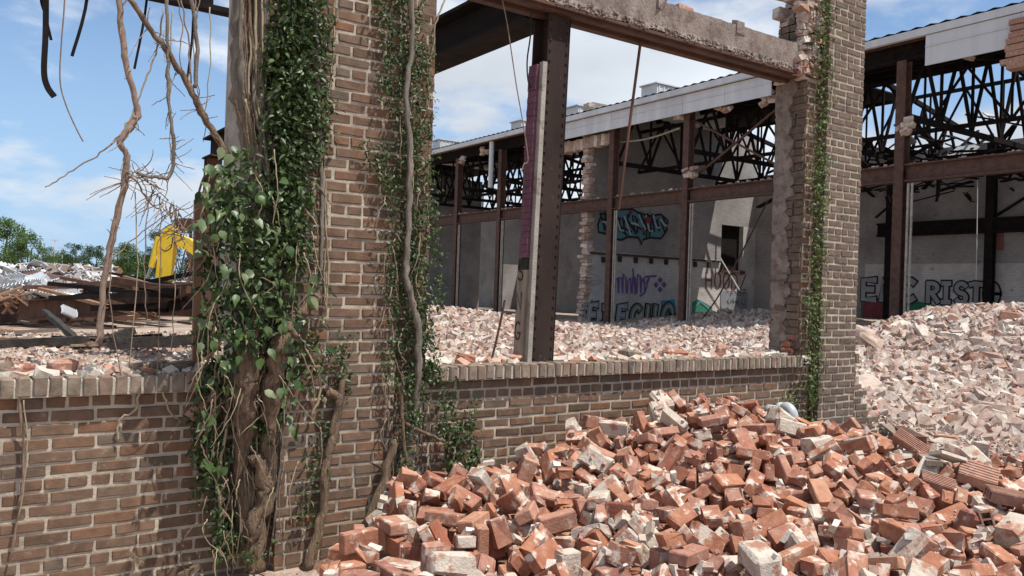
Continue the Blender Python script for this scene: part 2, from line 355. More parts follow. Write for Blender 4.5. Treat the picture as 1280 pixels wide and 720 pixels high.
# ------------------------------------------------------------------ terrain
YW = 4.85            # front face of the ruined wall
TH = 0.33            # its thickness
def sm(t):
    t = max(0.0, min(1.0, t)); return t * t * (3 - 2 * t)
def bumpn(x, y):
    return 0.5 * (sin(1.7 * x + 0.6 * y) * cos(1.3 * y - 0.4 * x) + 0.6 * sin(3.9 * x - 1.1) * sin(3.3 * y + 0.7))
def terrain(x, y):
    d = x * fwd0.x + y * fwd0.y; r = x * right0.x + y * right0.y
    z = -0.10 + 0.10 * sm((x - 5.5) / 3.0)
    if y > 4.9:
        z = 0.02 + 0.18 * sm((y - 4.9) / 0.6)
        if x < 3.4:            # rubble banked against the inside of the low wall
            z += 0.58 * exp(-((y - 5.2) / 1.3) ** 2) * sm((3.4 - x) / 0.8)
        # mound in the yard behind the wall
        z += 0.74 * exp(-(((x - 10.6) / 4.2) ** 2 + ((y - 20.5) / 5.5) ** 2))
        z += 0.22 * exp(-(((x - 15.5) / 3.5) ** 2 + ((y - 21.5) / 4.0) ** 2))
        z += 0.22 * exp(-(((x - 27.5) / 3.2) ** 2 + ((y - 22.5) / 4.5) ** 2))
        z += 0.10 * exp(-(((x - 24.0) / 3.0) ** 2 + ((y - 30) / 4.0) ** 2))
    # big rubble hill beyond the end of the wall
    if d > 9.5 and r > 3.5:
        amp = 0.55 + 0.72 * sm((r - 6.4) / 3.0) + 0.12 * sm((r - 9) / 2)
        amp *= sm((r - 4.6) / 1.6)
        prof = sm((d - 10.2) / 6.2) if d < 16.4 else 1 - 0.55 * sm((d - 16.4) / 6)
        k = amp * prof
        z += k + 0.09 * bumpn(x * 1.3, y * 1.3) * min(1, k * 2)
    return z

# ground to the horizon
g = MB(); g.add([(-1500, -1500, -0.30), (2500, -1500, -0.30), (2500, 3000, -0.30), (-1500, 3000, -0.30)], [(0, 1, 2, 3)])
o = g.build('ground', M_dirt); tag(o, kind='structure')
def grid(name, x0, x1, y0, y1, nx, ny, fn, mat):
    xs = np.linspace(x0, x1, nx); ys = np.linspace(y0, y1, ny)
    vs = [(x, y, fn(x, y)) for y in ys for x in xs]
    fs = [(j * nx + i, j * nx + i + 1, (j + 1) * nx + i + 1, (j + 1) * nx + i) for j in range(ny - 1) for i in range(nx - 1)]
    b = MB(); b.add(vs, fs); return b.build(name, mat, smooth=True)
o = grid('front_ground', -6, 30, -4, 4.95, 72, 24, lambda x, y: terrain(x, min(y, 4.85)) + 0.02 * bumpn(x * 2, y * 2), M_dust); tag(o, kind='structure')
def ter_in(x, y):
    e = min(sm((x + 26) / 8), sm((62 - x) / 8), sm((88 - y) / 10))
    return -0.07 + e * (terrain(x, y) + 0.07)
o = grid('yard_terrain', -26, 62, 4.951, 88, 190, 180, ter_in, M_dirt); tag(o, kind='structure')

# ------------------------------------------------------------------ brick pieces and brickwork
def piece_mesh(name, sx, sy, sz, bev=0.004, jit=0.002, seed=0):
    rs = random.Random(seed)
    bm = bmesh.new(); bmesh.ops.create_cube(bm, size=1.0)
    for v in bm.verts: v.co = Vector((v.co.x * sx, v.co.y * sy, v.co.z * sz))
    bmesh.ops.bevel(bm, geom=list(bm.edges), offset=bev, segments=1, affect='EDGES', profile=0.6)
    for v in bm.verts: v.co += Vector((rs.uniform(-jit, jit), rs.uniform(-jit, jit), rs.uniform(-jit, jit)))
    me = bpy.data.meshes.new(name); bm.to_mesh(me); bm.free(); return me
CH = 0.0700; BH = 0.0545; BL = 0.1995; JT = 0.0155; BD = 0.10
_cache = {}
def wall_piece(L, H, mat, bev=0.005):
    key = (round(L / 0.006), round(H / 0.004), random.randrange(4), mat.name)
    if key not in _cache:
        me = piece_mesh('brick', round(L / 0.006) * 0.006, BD, H, bev, 0.0022, len(_cache)); me.materials.append(mat); _cache[key] = me
    return _cache[key]
def lay_bricks(parent, origin, udir, length, z0, z1, mat, mat_a, start_row=0, keep=None, phase=0.0, limit=None, stuffmb=None):
    """courses of bricks on a face: origin = lower corner (x,y), udir = horizontal direction; outward normal = udir rotated clockwise"""
    u = Vector((udir[0], udir[1], 0)).normalized(); nrm = Vector((u.y, -u.x, 0))
    ang = math.atan2(u.y, u.x)
    rows = int((z1 - z0) / CH + 0.5)
    for r in range(rows):
        gr = r + start_row
        head = (gr % 6 == 4)
        pitchu = (BL + JT) / 2 if head else BL + JT
        x = -pitchu * ((0.5 if gr % 2 else 0.0) + (0.25 if head else 0)) - phase * pitchu + U(-0.012, 0.012)
        zc_ = z0 + r * CH + CH / 2
        while x < length - 0.02:
            a = max(x + JT / 2, 0.0); b = min(x + pitchu - JT / 2, length)
            a += U(-0.002, 0.002) if a > 0 else 0; b += U(-0.003, 0.003) if b < length else 0
            x += pitchu
            if b - a < 0.025: continue
            uc = (a + b) / 2
            k = True if keep is None else keep(uc, zc_)
            if not k: continue
            pos = Vector((origin[0], origin[1], 0)) + u * uc + nrm * (-BD / 2 + U(-0.003, 0.0025)); pos.z = zc_ + U(-0.002, 0.002)
            rot = (U(-0.008, 0.008), U(-0.012, 0.012), ang + U(-0.01, 0.01))
            if k == 'stuff' and stuffmb is not None:
                stuffmb.box(pos, (b - a, BD, BH), Matrix.Rotation(rot[2], 3, 'Z'), None, 0.002)
            else:
                me = wall_piece(b - a, BH + U(-0.003, 0.003), mat)
                link('brick', me, None, parent, pos, rot)
def core(parent, lo, hi, mat=None, name='mortar_core'):
    b = MB(); b.bbox(lo, hi); return b.build(name, mat or M_mortar, parent)

ZS = 0.975           # underside of the sill
ZT = 5.05            # top of the piers
Y2 = YW + TH
# --- low wall to the left of the vine covered pier
XL0, XL1 = -2.0, 1.42
wl_ = empty('brick_wall', (XL0, YW, 0))
tag(wl_, 'low sunlit brown brick wall under the demolition yard, left of the vine covered pier', 'wall')
core(wl_, (XL0, YW + 0.006, -0.2), (XL1 - 0.001, Y2, ZS))
def nrows(z): return int((ZS - z) / CH)
zb = ZS - 16 * CH
lay_bricks(wl_, (XL0, YW), (1, 0), XL1 - XL0, zb, ZS, M_brick, M_brick_a, start_row=1)
sb_left = MB()
def sill(parent, xa, xb, gap=None, z=ZS):
    x = xa
    while x < xb - 0.03:
        w = U(0.055, 0.064); h = 0.1 + U(-0.004, 0.004)
        key = ('sill', round(w / 0.004), random.randrange(5))
        if key not in _cache:
            me = piece_mesh('sill_brick', w, 0.215, 0.1, 0.006, 0.003, len(_cache) + 50); me.materials.append(M_sill); _cache[key] = me
        link('sill_brick', _cache[key], None, parent, (x + w / 2, YW - 0.060 + 0.1075 + U(-0.004, 0.004), z + 0.052 + U(-0.003, 0.003)), (U(-0.03, 0.03), U(-0.02, 0.02), U(-0.02, 0.02)))
        x += w + U(0.012, 0.018)
    core(parent, (xa - 0.003, YW - 0.050, z + 0.001), (xb, Y2 - 0.003, z + 0.088), M_mortar_w, 'sill_mortar')
sill(wl_, XL0, XL1 - 0.003)

# --- vine covered pier
PX0, PX1 = 1.42, 2.65
QX0, QX1 = 1.64, 2.39; QY = YW - 0.09
pr = empty('brick_pier', ((PX0 + PX1) / 2, YW, 0))
tag(pr, 'tall brown brick pier with thick vines and trunks climbing it', 'pier')
core(pr, (PX0 + 0.005, YW + 0.006, -0.2), (PX1 - 0.004, Y2 + 0.02, ZT))
core(pr, (QX0 + 0.005, QY + 0.006, -0.2), (QX1 - 0.005, YW + 0.003, ZT - 0.01), None, 'pilaster_mortar')
stf = MB()
def keep_p(x0):
    def k(u, z):
        X = x0 + u
        if z > 3.5 or z < 0.05: return 'stuff'
        if X < 1.80 and z > 0.3: return 'stuff'
        return True
    return k
zr0 = ZS - 16 * CH
ztop_rows = zr0 + int((ZT - zr0) / CH) * CH
lay_bricks(pr, (QX0, QY), (1, 0), QX1 - QX0, zr0, ztop_rows, M_brick, M_brick_a, 3, keep_p(QX0), 0.2, None, stf)
lay_bricks(pr, (QX1, YW), (1, 0), PX1 - QX1, zr0, ztop_rows, M_brick, M_brick_a, 3, lambda u, z: True if (z < 3.5 and int(z / CH) % 2 == 0) else 'stuff', 0.5, None, stf)
lay_bricks(pr, (PX0, YW), (1, 0), QX0 - PX0, zr0, ztop_rows, M_brick, M_brick_a, 3, lambda u, z: 'stuff', 0.5, None, stf)
lay_bricks(pr, (PX1, YW), (0, 1), TH, ZS + 0.11, ztop_rows, M_brick, M_brick_a, 3, lambda u, z: 'stuff', 0.5, None, stf)
o = stf.build('brick', M_brick_a, pr); tag(o, kind='stuff')
b = MB(); b.box((PX0 - 0.012, (YW + Y2) / 2 + 0.02, (ZS + ZT) / 2 + 0.2), (0.03, TH + 0.02, ZT - ZS - 0.2), None, None, 0.004)
b.build('plastered_side', M_plaster, pr)

# --- middle low wall
MX0, MX1 = PX1, 6.62
wm = empty('brick_wall', (MX0, YW, 0))
tag(wm, 'low brown brick wall with rowlock sill running between the two piers, bricks piled in front', 'wall')
core(wm, (MX0 + 0.001, YW + 0.006, -0.2), (7.0, Y2, ZS))
mstf = MB()
def pile_h(x, y):
    dx = x - 4.9; dy = y - 4.35
    if dx > 0 and dy < 0: dx *= 1 + 0.35 * min(1.5, -dy)
    r = sqrt((dx / 1.2) ** 2 + (dy / 1.5) ** 2)
    return 0.80 - 0.27 * r ** 1.12 - 0.46 * sm((x - 5.25) / 1.2) * sm((y - 3.0) / 1.2)
def keep_m(u, z):
    if z < pile_h(MX0 + u, 4.7) - 0.22: return 'stuff'
    return True
lay_bricks(wm, (MX0, YW), (1, 0), MX1 + 0.28 - MX0, zb, ZS, M_brick, M_brick_a, 2, keep_m, 0.3, None, mstf)
o = mstf.build('brick', M_brick_a, wm); tag(o, kind='stuff')
sill(wm, MX0 + 0.004, 6.63)

# --- right pier with pilaster, broken inner edge and wall stub
RX0, RX1 = 6.62, 7.46
SX0, SX1 = 6.82, 7.40
rp = empty('brick_pier', (7.1, YW, 0))
tag(rp, 'tall brick pier with a ragged broken inner edge and one narrow ivy strip', 'pier')
core(rp, (RX0 + 0.02, YW + 0.006, ZS + 0.1), (RX1, Y2, 3.92))
core(rp, (SX0 - 0.02, YW + 0.02, 3.921), (RX1, Y2, ZT), None, 'upper_mortar')
core(rp, (SX0 + 0.006, QY + 0.006, -0.2), (SX1 - 0.005, YW + 0.003, ZT - 0.01), None, 'pilaster_mortar')
rst = MB()
lay_bricks(rp, (SX0, QY), (1, 0), SX1 - SX0, zr0, ztop_rows, M_brick_p, M_brick_pa, 0, lambda u, z: True if 0.1 < z < 4.7 else 'stuff', 0.1, None, rst)
def keep_sh(u, z):
    if z > 3.68: return False
    return True
lay_bricks(rp, (RX0, YW), (1, 0), SX0 - RX0, ZS + 0.105, ztop_rows, M_brick, M_brick_a, 3, keep_sh, 0.35, None, rst)
o = rst.build('brick', M_brick_pa, rp); tag(o, kind='stuff')
jb = MB(); 
for i in range(46):      # side of the opening: rough patched bricks under plaster
    z = ZS + 0.12 + i * 0.0705
    y = YW + 0.004
    while y < Y2 - 0.01:
        w = random.choice((0.1, 0.2, 0.14)); w = min(w, Y2 - y)
        jb.box((RX0 + 0.035 + U(-0.008, 0.006), y + w / 2, z), (0.09, max(0.03, w - 0.01), 0.06), None, None, 0.006); y += w
o = jb.build('jamb_bricks', M_brick_pa, rp); tag(o, kind='stuff')
b = MB()
for i in range(46):
    z = ZS + 0.15 + (i / 46) * 2.55; y = U(YW + 0.2, Y2 - 0.05); w = U(0.12, 0.26); h = U(0.12, 0.3); n_ = 9
    pl = [(y + w * cos(2 * pi * k / n_) * U(.6, 1) * .6, z + h * sin(2 * pi * k / n_) * U(.6, 1) * .6) for k in range(n_)]
    pl = [(min(max(a, YW + 0.03), Y2 - 0.002), c) for a, c in pl]; x_ = RX0 - 0.014 - 0.0004 * i
    b.add([(x_, a, c) for a, c in pl] + [(RX0 + 0.03, a, c) for a, c in pl], [tuple(range(n_ - 1, -1, -1))] + [(k, (k + 1) % n_, (k + 1) % n_ + n_, k + n_) for k in range(n_)])
o = b.build('jamb_plaster', pmat('dirty_plaster', [(0.20, 0.165, 0.14), (0.25, 0.21, 0.18)], None, nscale=9, namt=0.3, patch=((0.14, 0.09, 0.07), 0.56, 12, 0.06, 0.7), bump=(40, 0.6, 0.012)), rp); tag(o, kind='stuff')
rg = MB()                # ragged brick ends and mortar lumps where the wall was torn off above the lintel
for r_ in range(19):      # torn courses: bricks of uneven length sticking out of the broken wall
    z = 3.70 + r_ * 0.0705; y = YW + 0.01
    while y < Y2 - 0.03:
        w = U(0.07, 0.12); le = U(0.12, 0.30) + 0.16 * max(0, (4.1 - z)) + 0.06 * sin(r_ * 1.7)
        rg.box((SX0 - le / 2 + 0.02, y + w / 2, z), (le, w * 0.9, 0.058 + U(-.006, .004)), rotm(U(-.05, .05), U(-.09, .09), U(-.16, .16)), None, 0.009); y += w
for i in range(240):
    z = U(3.72, ZT); x = SX0 - U(0.05, 0.34)
    s = U(0.02, 0.07)
    rg.box((x, YW + U(-0.012, 0.02), z), (s * 1.6, s * 1.4, s * 0.8), rotm(U(-.4, .4), U(-.4, .4), U(-.4, .4)), None, 0.012)
o = rg.build('broken_edge', M_rub, rp); tag(o, kind='stuff')
# stub of the wall that went on to the right
st = empty('brick_wall', (7.7, YW, 0))
tag(st, 'short broken stub of brick wall right of the pier with a bit of sill', 'wall')
for k in range(8):
    za = ZS - (k + 1) * 2 * CH; core(st, (SX1 + 0.06, YW + 0.088, za + 0.001), (SX1 + 0.28 + 0.40 * sm((1.0 - za - CH) / 0.9), Y2, za + 2 * CH))
sst = MB()
def keep_st(u, z): return u < 0.28 + 0.42 * sm((1.0 - z) / 0.9) + 0.03 * sin(z * 40)
lay_bricks(st, (SX1 + 0.03, YW + 0.08), (1, 0), 0.75, zb, ZS, M_brick_p, M_brick_pa, 2, keep_st, 0.3, None, sst)
for k in range(3):
    key = ('sill', 15, k)
    if key not in _cache:
        me = piece_mesh('sill_brick', 0.06, 0.215, 0.1, 0.006, 0.003, 77 + k); me.materials.append(M_sill); _cache[key] = me
    link('sill_brick', _cache[key], None, st, (SX1 + 0.075 + k * 0.073, YW + 0.13, ZS + 0.052), (0, U(-.03, .03), 0))

# --- lintel
ZL = 3.70
ln = empty('concrete_lintel', (4.6, YW, ZL)); tag(ln, 'weathered concrete lintel on a rusty steel plate spanning between the piers', 'lintel')
bm = bmesh.new()
n = 60; rs = random.Random(3); rows_ = []
for i in range(n + 1):
    x = PX1 - 0.1 + (6.86 - PX1 + 0.1) * i / n
    sec = [(YW - 0.004 + rs.uniform(-.004, .004), ZL + 0.035 + rs.uniform(-0.012, 0.012)), (YW + 0.010 + rs.uniform(-.006, .006), ZL + 0.085 + rs.uniform(-.008, .008)), (YW + 0.006 + rs.uniform(-.003, .003), ZL + 0.285 + rs.uniform(-.006, .004)), (YW + 0.25, ZL + 0.285 + rs.uniform(-.006, .004)), (YW + 0.25, ZL + 0.035)]
    rows_.append([bm.verts.new((x, y, z)) for y, z in sec])
for i in range(n):
    for j in range(5):
        a = rows_[i]; b_ = rows_[i + 1]; j2 = (j + 1) % 5
        bm.faces.new((a[j], a[j2], b_[j2], b_[j]))
bm.faces.new(rows_[0]); bm.faces.new(rows_[-1][::-1])
bmesh.ops.recalc_face_normals(bm, faces=bm.faces)
me = bpy.data.meshes.new('concrete_beam'); bm.to_mesh(me); bm.free(); link('concrete_beam', me, M_conc, ln)
b = MB()
b.bar((PX1 - 0.1, YW + 0.14, ZL + 0.012), (6.85, YW + 0.14, ZL + 0.012), 0.29, 0.024)
b.bar((PX1 - 0.1, YW + 0.06, ZL - 0.012), (6.84, YW + 0.06, ZL - 0.012), 0.045, 0.022)
b.bar((PX1 - 0.1, YW + 0.21, ZL - 0.014), (6.84, YW + 0.21, ZL - 0.014), 0.07, 0.026)
b.build('steel_plate', M_rust, ln)
b = MB()                 # crumbled mortar along the lower edge
for i in range(520):
    x = U(PX1, 6.7); s = U(0.006, 0.018)
    b.box((x, YW - 0.002 + U(-0.006, 0.006), ZL + 0.03 + U(-0.012, 0.05)), (s * 1.6, s * 0.7, s), rotm(U(-.5, .5), U(-.5, .5), U(-.5, .5)), None, s * 0.2)
o = b.build('crumbled_mortar', M_conc, ln); tag(o, kind='stuff')
p = onY(853, 12, YW + 0.12)
o = link('brick', piece_mesh('brick', 0.2, 0.095, 0.058, 0.006, 0.003, 5), M_pile, None, (p.x, YW + 0.12, ZL + 0.285 + 0.031), (0, 0.0, 0.1)); tag(o, 'single red brick lying on top of the concrete lintel', 'brick')
for k, (px, hh) in enumerate(((826, 0.10), (926, 0.10))):
    p = onY(px, 25, YW); b = MB(); b.box((p.x, YW + 0.035, ZL + 0.27), (0.09, 0.08, 0.12), rotm(0.1, 0.05, 0.1), None, 0.012); b.build('mortar_lump', M_conc, ln)

# --- near steel column standing on the wall
cb = onY(666, 449, YW + 0.18); ct = onY(689, 8, YW + 0.18)
sc = empty('steel_column', (cb.x, cb.y, ZS + 0.09)); tag(sc, 'dark riveted steel column with purple painted side standing on the low wall', 'column')
dx = Vector((1, 0, 0)); dy = Vector((0, 1, 0)); zc0 = ZS + 0.092; P0 = Vector((cb.x, cb.y, zc0)); P1 = Vector((ct.x, ct.y, ZL - 0.03))
def colpt(t, ox, oy): return P0.lerp(P1, t) + Vector((ox, oy, 0))
def colbox(mb, ox0, ox1, oy0, oy1, t0=0, t1=1, r=None):
    vs = []
    for t in (t0, t1):
        for ox, oy in ((ox0, oy0), (ox1, oy0), (ox1, oy1), (ox0, oy1)): vs.append(colpt(t, ox, oy))
    mb.add(vs, [(3, 2, 1, 0), (4, 5, 6, 7), (0, 1, 5, 4), (1, 2, 6, 5), (2, 3, 7, 6), (3, 0, 4, 7)], r)
b = MB(); colbox(b, -0.085, 0.105, -0.10, -0.085); colbox(b, -0.012, 0.0, -0.084, 0.084); colbox(b, -0.085, 0.105, 0.085, 0.10); b.build('web_and_flanges', M_col, sc)
b = MB(); colbox(b, 0.106, 0.118, -0.1, -0.03); colbox(b, 0.119, 0.150, -0.042, -0.03, 0, 1); colbox(b, 0.106, 0.15, -0.029, 0.10, 0, 0.8); b.build('side_angle', M_steel_d, sc)
b = MB()
for i in range(34):
    t = (i + 0.5) / 34
    for ox in (-0.065, 0.09): 
        c = colpt(t, ox, -0.104); b.box(c, (0.014, 0.01, 0.014), rotm(0, pi / 4, 0))
b.build('rivets', M_col, sc)
b = MB(); colbox(b, -0.125, -0.0865, -0.105, -0.062, 0.0, 0.86); b.build('batten', M_plaster, sc)
b = MB()
for i in range(30):
    t0 = 0.30 + i * 0.0185
    if t0 > 0.845: break
    colbox(b, -0.15 + U(-0.003, 0.003), -0.088, -0.06, 0.04, t0, t0 + 0.0176)
b.build('purple_infill', M_purple, sc)
b = MB(); colbox(b, -0.149, -0.088, -0.06, 0.05, 0.0, 0.265); b.build('timber_packing', M_wood, sc)
b = MB(); colbox(b, -0.147, -0.088, -0.06, 0.045, 0.266, 0.298); b.build('black_paint', M_char, sc)

# flat strokes for painted letters
def strokes(mb, polys, org, u, v, su, sv, w, off=Vector((0, 0, 0))):
    """flat ribbons: polys in unit letter coordinates, org/u/v frame of the wall"""
    nrm = u.cross(v)
    for pl in polys:
        pts = [org + u * (a * su) + v * (b * sv) + off for a, b in pl]
        if len(pts) < 2: continue
        L_, R_ = [], []
        for i, p in enumerate(pts):
            d = (pts[min(i + 1, len(pts) - 1)] - pts[max(i - 1, 0)]).normalized()
            s_ = nrm.cross(d).normalized() * (w / 2)
            e = d * (w * 0.35 if i == len(pts) - 1 else (-w * 0.35 if i == 0 else 0))
            L_.append(p + s_ + e); R_.append(p - s_ + e)
        vs = L_ + R_; k = len(pts)
        mb.add(vs, [(i, k + i, k + i + 1, i + 1) for i in range(k - 1)], 0.5)
        off = off + nrm * 0.0006
def arc(cx_, cy_, rx, ry, a0, a1, n=10): return [(cx_ + rx * cos(radians(a0 + (a1 - a0) * i / n)), cy_ + ry * sin(radians(a0 + (a1 - a0) * i / n))) for i in range(n + 1)]
LET = {
 'H': [[(0, 0), (0, 1)], [(.6, 0), (.6, 1)], [(0, .5), (.6, .5)]], 'O': [arc(.32, .5, .32, .5, 0, 360, 16)], 'D': [[(0, 0), (0, 1)], [(0, 1)] + arc(.1, .5, .5, .5, 90, -90, 10) + [(0, 0)]],
 'Z': [[(0, 1), (.6, 1), (0, 0), (.65, 0)]], 'R': [[(0, 0), (0, 1)], [(0, 1)] + arc(.2, .75, .35, .25, 90, -90, 8) + [(0, .5)], [(.2, .5), (.6, 0)]], 'I': [[(.25, 0), (.25, 1)], [(.05, 1), (.45, 1)], [(.05, 0), (.45, 0)]],
 'S': [arc(.3, .75, .27, .25, 30, 270, 10) + arc(.3, .25, .27, .25, 90, -150, 10)], 'T': [[(.32, 0), (.32, 1)], [(0, .95), (.2, 1), (.64, .96)]], 'E': [[(.55, 1), (0, 1), (0, 0), (.55, 0)], [(0, .52), (.45, .52)]],
 'N': [[(0, 0), (0, 1), (.55, 0), (.55, 1)]], 'C': [arc(.33, .5, .32, .5, 50, 310, 12)], 'G': [arc(.33, .5, .32, .5, 50, 345, 12), [(.64, .38), (.35, .38)]], 'M': [[(0, 0), (0, 1), (.35, .4), (.7, 1), (.7, 0)]],
 'V': [[(0, 1), (.3, 0), (.6, 1)]], 'U': [[(0, 1), (0, .25)] + arc(.28, .28, .28, .28, 180, 360, 8) + [(.56, 1)]], 'Y': [[(0, 1), (.3, .5)], [(.6, 1), (.15, -.3)]], 'A': [[(0, 0), (.3, 1), (.6, 0)], [(.12, .38), (.48, .38)]],
 'K': [[(0, 0), (0, 1)], [(.6, 1), (0, .45), (.6, 0)]],
}
b = MB()
for i, ch in enumerate('SNG'):
    t = 0.235 - i * 0.085
    p = colpt(t, -0.1515, 0.04)
    strokes(b, LET[ch], p, Vector((0, -1, 0)), Vector((0, 0, 1)), 0.11, 0.13, 0.013)
b.build('painted_letters', M_char, sc)

# --- steel beam going back from the column head, and truss chord behind the vine pier
b = MB(); xb = P1.x - 0.02; YE = 14.7
b.ibeam((xb, Y2 - 0.04, ZL + 0.155), (xb, YE, ZL + 0.155), 0.30, 0.36, 0.03)
o = b.build('roof_beam', M_steel_d); tag(o, 'dark steel roof beam running back from the head of the riveted column', 'beam')
b = MB(); zg = terrain(xb, YE) - 0.1
b.ibeam((xb - 0.03, YE - 0.15, zg), (xb, YE - 0.15, ZL - 0.026), 0.24, 0.24, 0.025, Vector((0, 1, 0)))
rpo = b.build('steel_post', M_rust2); tag(rpo, 'rusty steel post behind the pier with a torn flange curling off', 'post')
b = MB(); q = [(xb - 0.10, YE - 0.3, 3.5), (xb - 0.22, YE - 0.34, 3.25), (xb - 0.30, YE - 0.36, 2.8), (xb - 0.27, YE - 0.34, 2.2), (xb - 0.16, YE - 0.3, 1.5)]
sp_ = spline(q, 5)
for a_, c_ in zip(sp_, sp_[1:]): b.bar(a_, c_ + (c_ - a_) * 0.1, 0.10, 0.02, Vector((1, 0, 0.2)))
b.build('torn_flange', M_rust, rpo)
# truss chord behind the vine pier, with hanging straps, rods and wires
tc0 = onY(150, -11, 8.2); tc1 = onY(296, 22, 8.2)
b = MB(); zt = tc1.z
b.bar((-4, 8.2, zt + 0.03), (3.4, 8.2, zt + 0.03), 0.14, 0.05)
b.bar((-4, 8.2, zt + 0.9), (3.4, 8.2, zt + 0.9), 0.14, 0.06)
for i in range(8):
    x0_ = -4 + i * 0.92
    b.bar((x0_ + 0.05, 8.2, zt + 0.06), (x0_ + 0.46, 8.2, zt + 0.87), 0.04, 0.04); b.bar((x0_ + 0.46, 8.2, zt + 0.87), (x0_ + 0.88, 8.2, zt + 0.06), 0.04, 0.04)
pg = onY(250, 4, 8.2); b.box((pg.x, 8.2, zt + 0.13), (0.24, 0.03, 0.16))
b.bar((3.32, 8.2, ZL + 0.34), (3.32, 8.2, zt + 0.93), 0.12, 0.12, Vector((0, 1, 0)))
b.bar((-3.9, 8.2, 0.1), (-3.9, 8.2, zt + 0.9), 0.2, 0.2, Vector((0, 1, 0)))
o = b.build('roof_truss', M_steel_d); tag(o, 'dark steel truss chord crossing behind the top of the vine pier', 'truss')
def hang(name, mat, pxs, Y, rad, label, cat, flat_=None, top=None):
    pts = [onY(x, y, Y) for x, y in pxs]
    if top: pts = [Vector((pts[0].x, Y, zt + 0.92))] + pts
    b = MB()
    if flat_:
        b.tube(spline(pts, 8), flat_ * 0.62, 4)
    else:
        b.tube(spline(pts, 5), rad, 6)
    o = b.build(name, mat); tag(o, label, cat); return o
hang('steel_strap', M_steel_d, [(58, -30), (57, 40), (55, 88), (59, 108), (68, 121)], 8.1, 0.035, 'thick dark bent strap hanging in the sky', 'strap', 0.05, True)
hang('iron_rod', M_steel_d, [(50, -20), (57, 20), (64, 50)], 8.3, 0.012, 'short thin rod hanging beside the bent strap', 'rod', None, True)
hang('iron_rod', M_steel_d, [(110, -10), (90, 70)], 8.2, 0.014, 'dark slanting rod hanging against the sky', 'rod', None, True)
hang('iron_rod', M_steel_d, [(184, -5), (168, 86)], 8.2, 0.011, 'thin dark rod hanging behind the bare vine stems', 'rod', None, True)
hang('iron_rod', M_steel_d, [(242, 10), (239, 60), (234, 98)], 8.25, 0.010, 'black wire rod hanging under the truss chord', 'rod', None, True)
hang('hanging_wire', M_twig, [(81, -5), (77, 50), (75, 100), (82, 130), (95, 160), (104, 177)], 8.2, 0.006, 'thin curved wire hanging in the open sky', 'wire', None, True)
# rod leaning from the lintel to the far beam, cables by the column
b = MB(); p0 = onY(801, 43, YW + 0.15); p0.z = ZL - 0.03; p1 = onY(773, 262, YW + 0.32); b.bar(p0, p1, 0.017, 0.017)
o = b.build('iron_bar', M_rust2); tag(o, 'thin rusty bar hanging down from the lintel', 'bar')
hang('cable', M_black, [(664, 18), (663, 45), (659, 75), (660, 100), (664, 112)], YW + 0.18, 0.006, 'black cable looping off the top of the riveted column', 'cable')
hang('bare_vine', M_twig, [(628, 0), (634, 30), (640, 70), (646, 110), (653, 150), (660, 198), (655, 205), (652, 214)], YW + 0.1, 0.0045, 'single bare vine stem dangling left of the riveted column', 'vine')
hang('iron_rod', M_rust, [(631, 375), (624, 410), (614, 452)], 5.6, 0.010, 'thin rusty rod sticking out of the rubble left of the column', 'rod')

# ------------------------------------------------------------------ far warehouse
XF = 24.0; XB = 36.0
wh = empty('warehouse', (XF, 25, 0)); tag(wh, 'gutted brick warehouse with steel frame, missing roof and graffiti inside', 'warehouse')
def Yat(px, py=360): return onX(px, py, XF).y
cols = [9.68 + 4.42 * k for k in range(-1, 12)]
ZBM = 5.83; ZE = 9.72; ZF0 = 8.70
for y in cols:
    b = MB(); b.ibeam((XF, y, -0.3), (XF, y, ZF0 + 0.3), 0.30, 0.34, 0.03, Vector((1, 0, 0))); b.build('column', M_rust, wh)
    b = MB()
    b.bar((XF - 0.1, y - 0.30, 0.1), (XF - 0.1, y - 0.30, ZBM - 0.6), 0.06, 0.05, Vector((1, 0, 0)))
    b.bar((XF - 0.1, y - 0.42, 0.1), (XF - 0.1, y - 0.42, ZBM - 0.6), 0.05, 0.05, Vector((1, 0, 0)))
    b.build('guide_rail', M_plaster, wh)
for y0_, y1_ in zip(cols, cols[1:]):
    b = MB(); b.ibeam((XF + 0.02, y0_ + 0.16, ZBM - 0.27), (XF + 0.02, y1_ - 0.16, ZBM - 0.27), 0.3, 0.54, 0.05); b.build('beam', M_rust, wh)
    b = MB()
    for i in range(26):
        s = U(0.03, 0.1); b.box((XF + U(-0.1, 0.12), U(y0_ + .2, y1_ - .2), ZBM + s * 0.25), (s, s * 1.5, s * 0.7), rotm(U(-.4, .4), U(-.4, .4), U(0, 3)), None, 0.01)
    o = b.build('debris_on_beam', M_rub, wh); tag(o, kind='stuff')
b = MB(); b.ibeam((XF + 0.2, 4, ZF0 + 0.62), (XF + 0.2, 62, ZF0 + 0.62), 0.3, 0.5, 0.05); b.build('eave_beam', M_steel_d, wh)
b = MB(); b.bbox((30.203, 19.5, ZE + 0.60), (33.6, 62, ZE + 0.66)); b.build('roof_deck', M_steel_d, wh)
# back wall and cross walls with openings
def wallbox(name, lo, hi, mat): b = MB(); b.bbox(lo, hi); return b.build(name, mat, wh)
wallbox('back_wall', (XB, 3, -0.3), (XB + 0.35, 22.8, 3.4), M_wallw)
wallbox('back_wall', (XB + 0.003, 3, 3.403), (XB + 0.35, 22.8, 8.5), M_wallg)
wallbox('back_wall', (XB, 26.2, -0.3), (XB + 0.35, 64, 8.2), M_wallg)
wallbox('back_wall', (XB, 22.803, -0.3), (XB + 0.35, 26.197, 8.0), M_wallg)
YC = 29.3
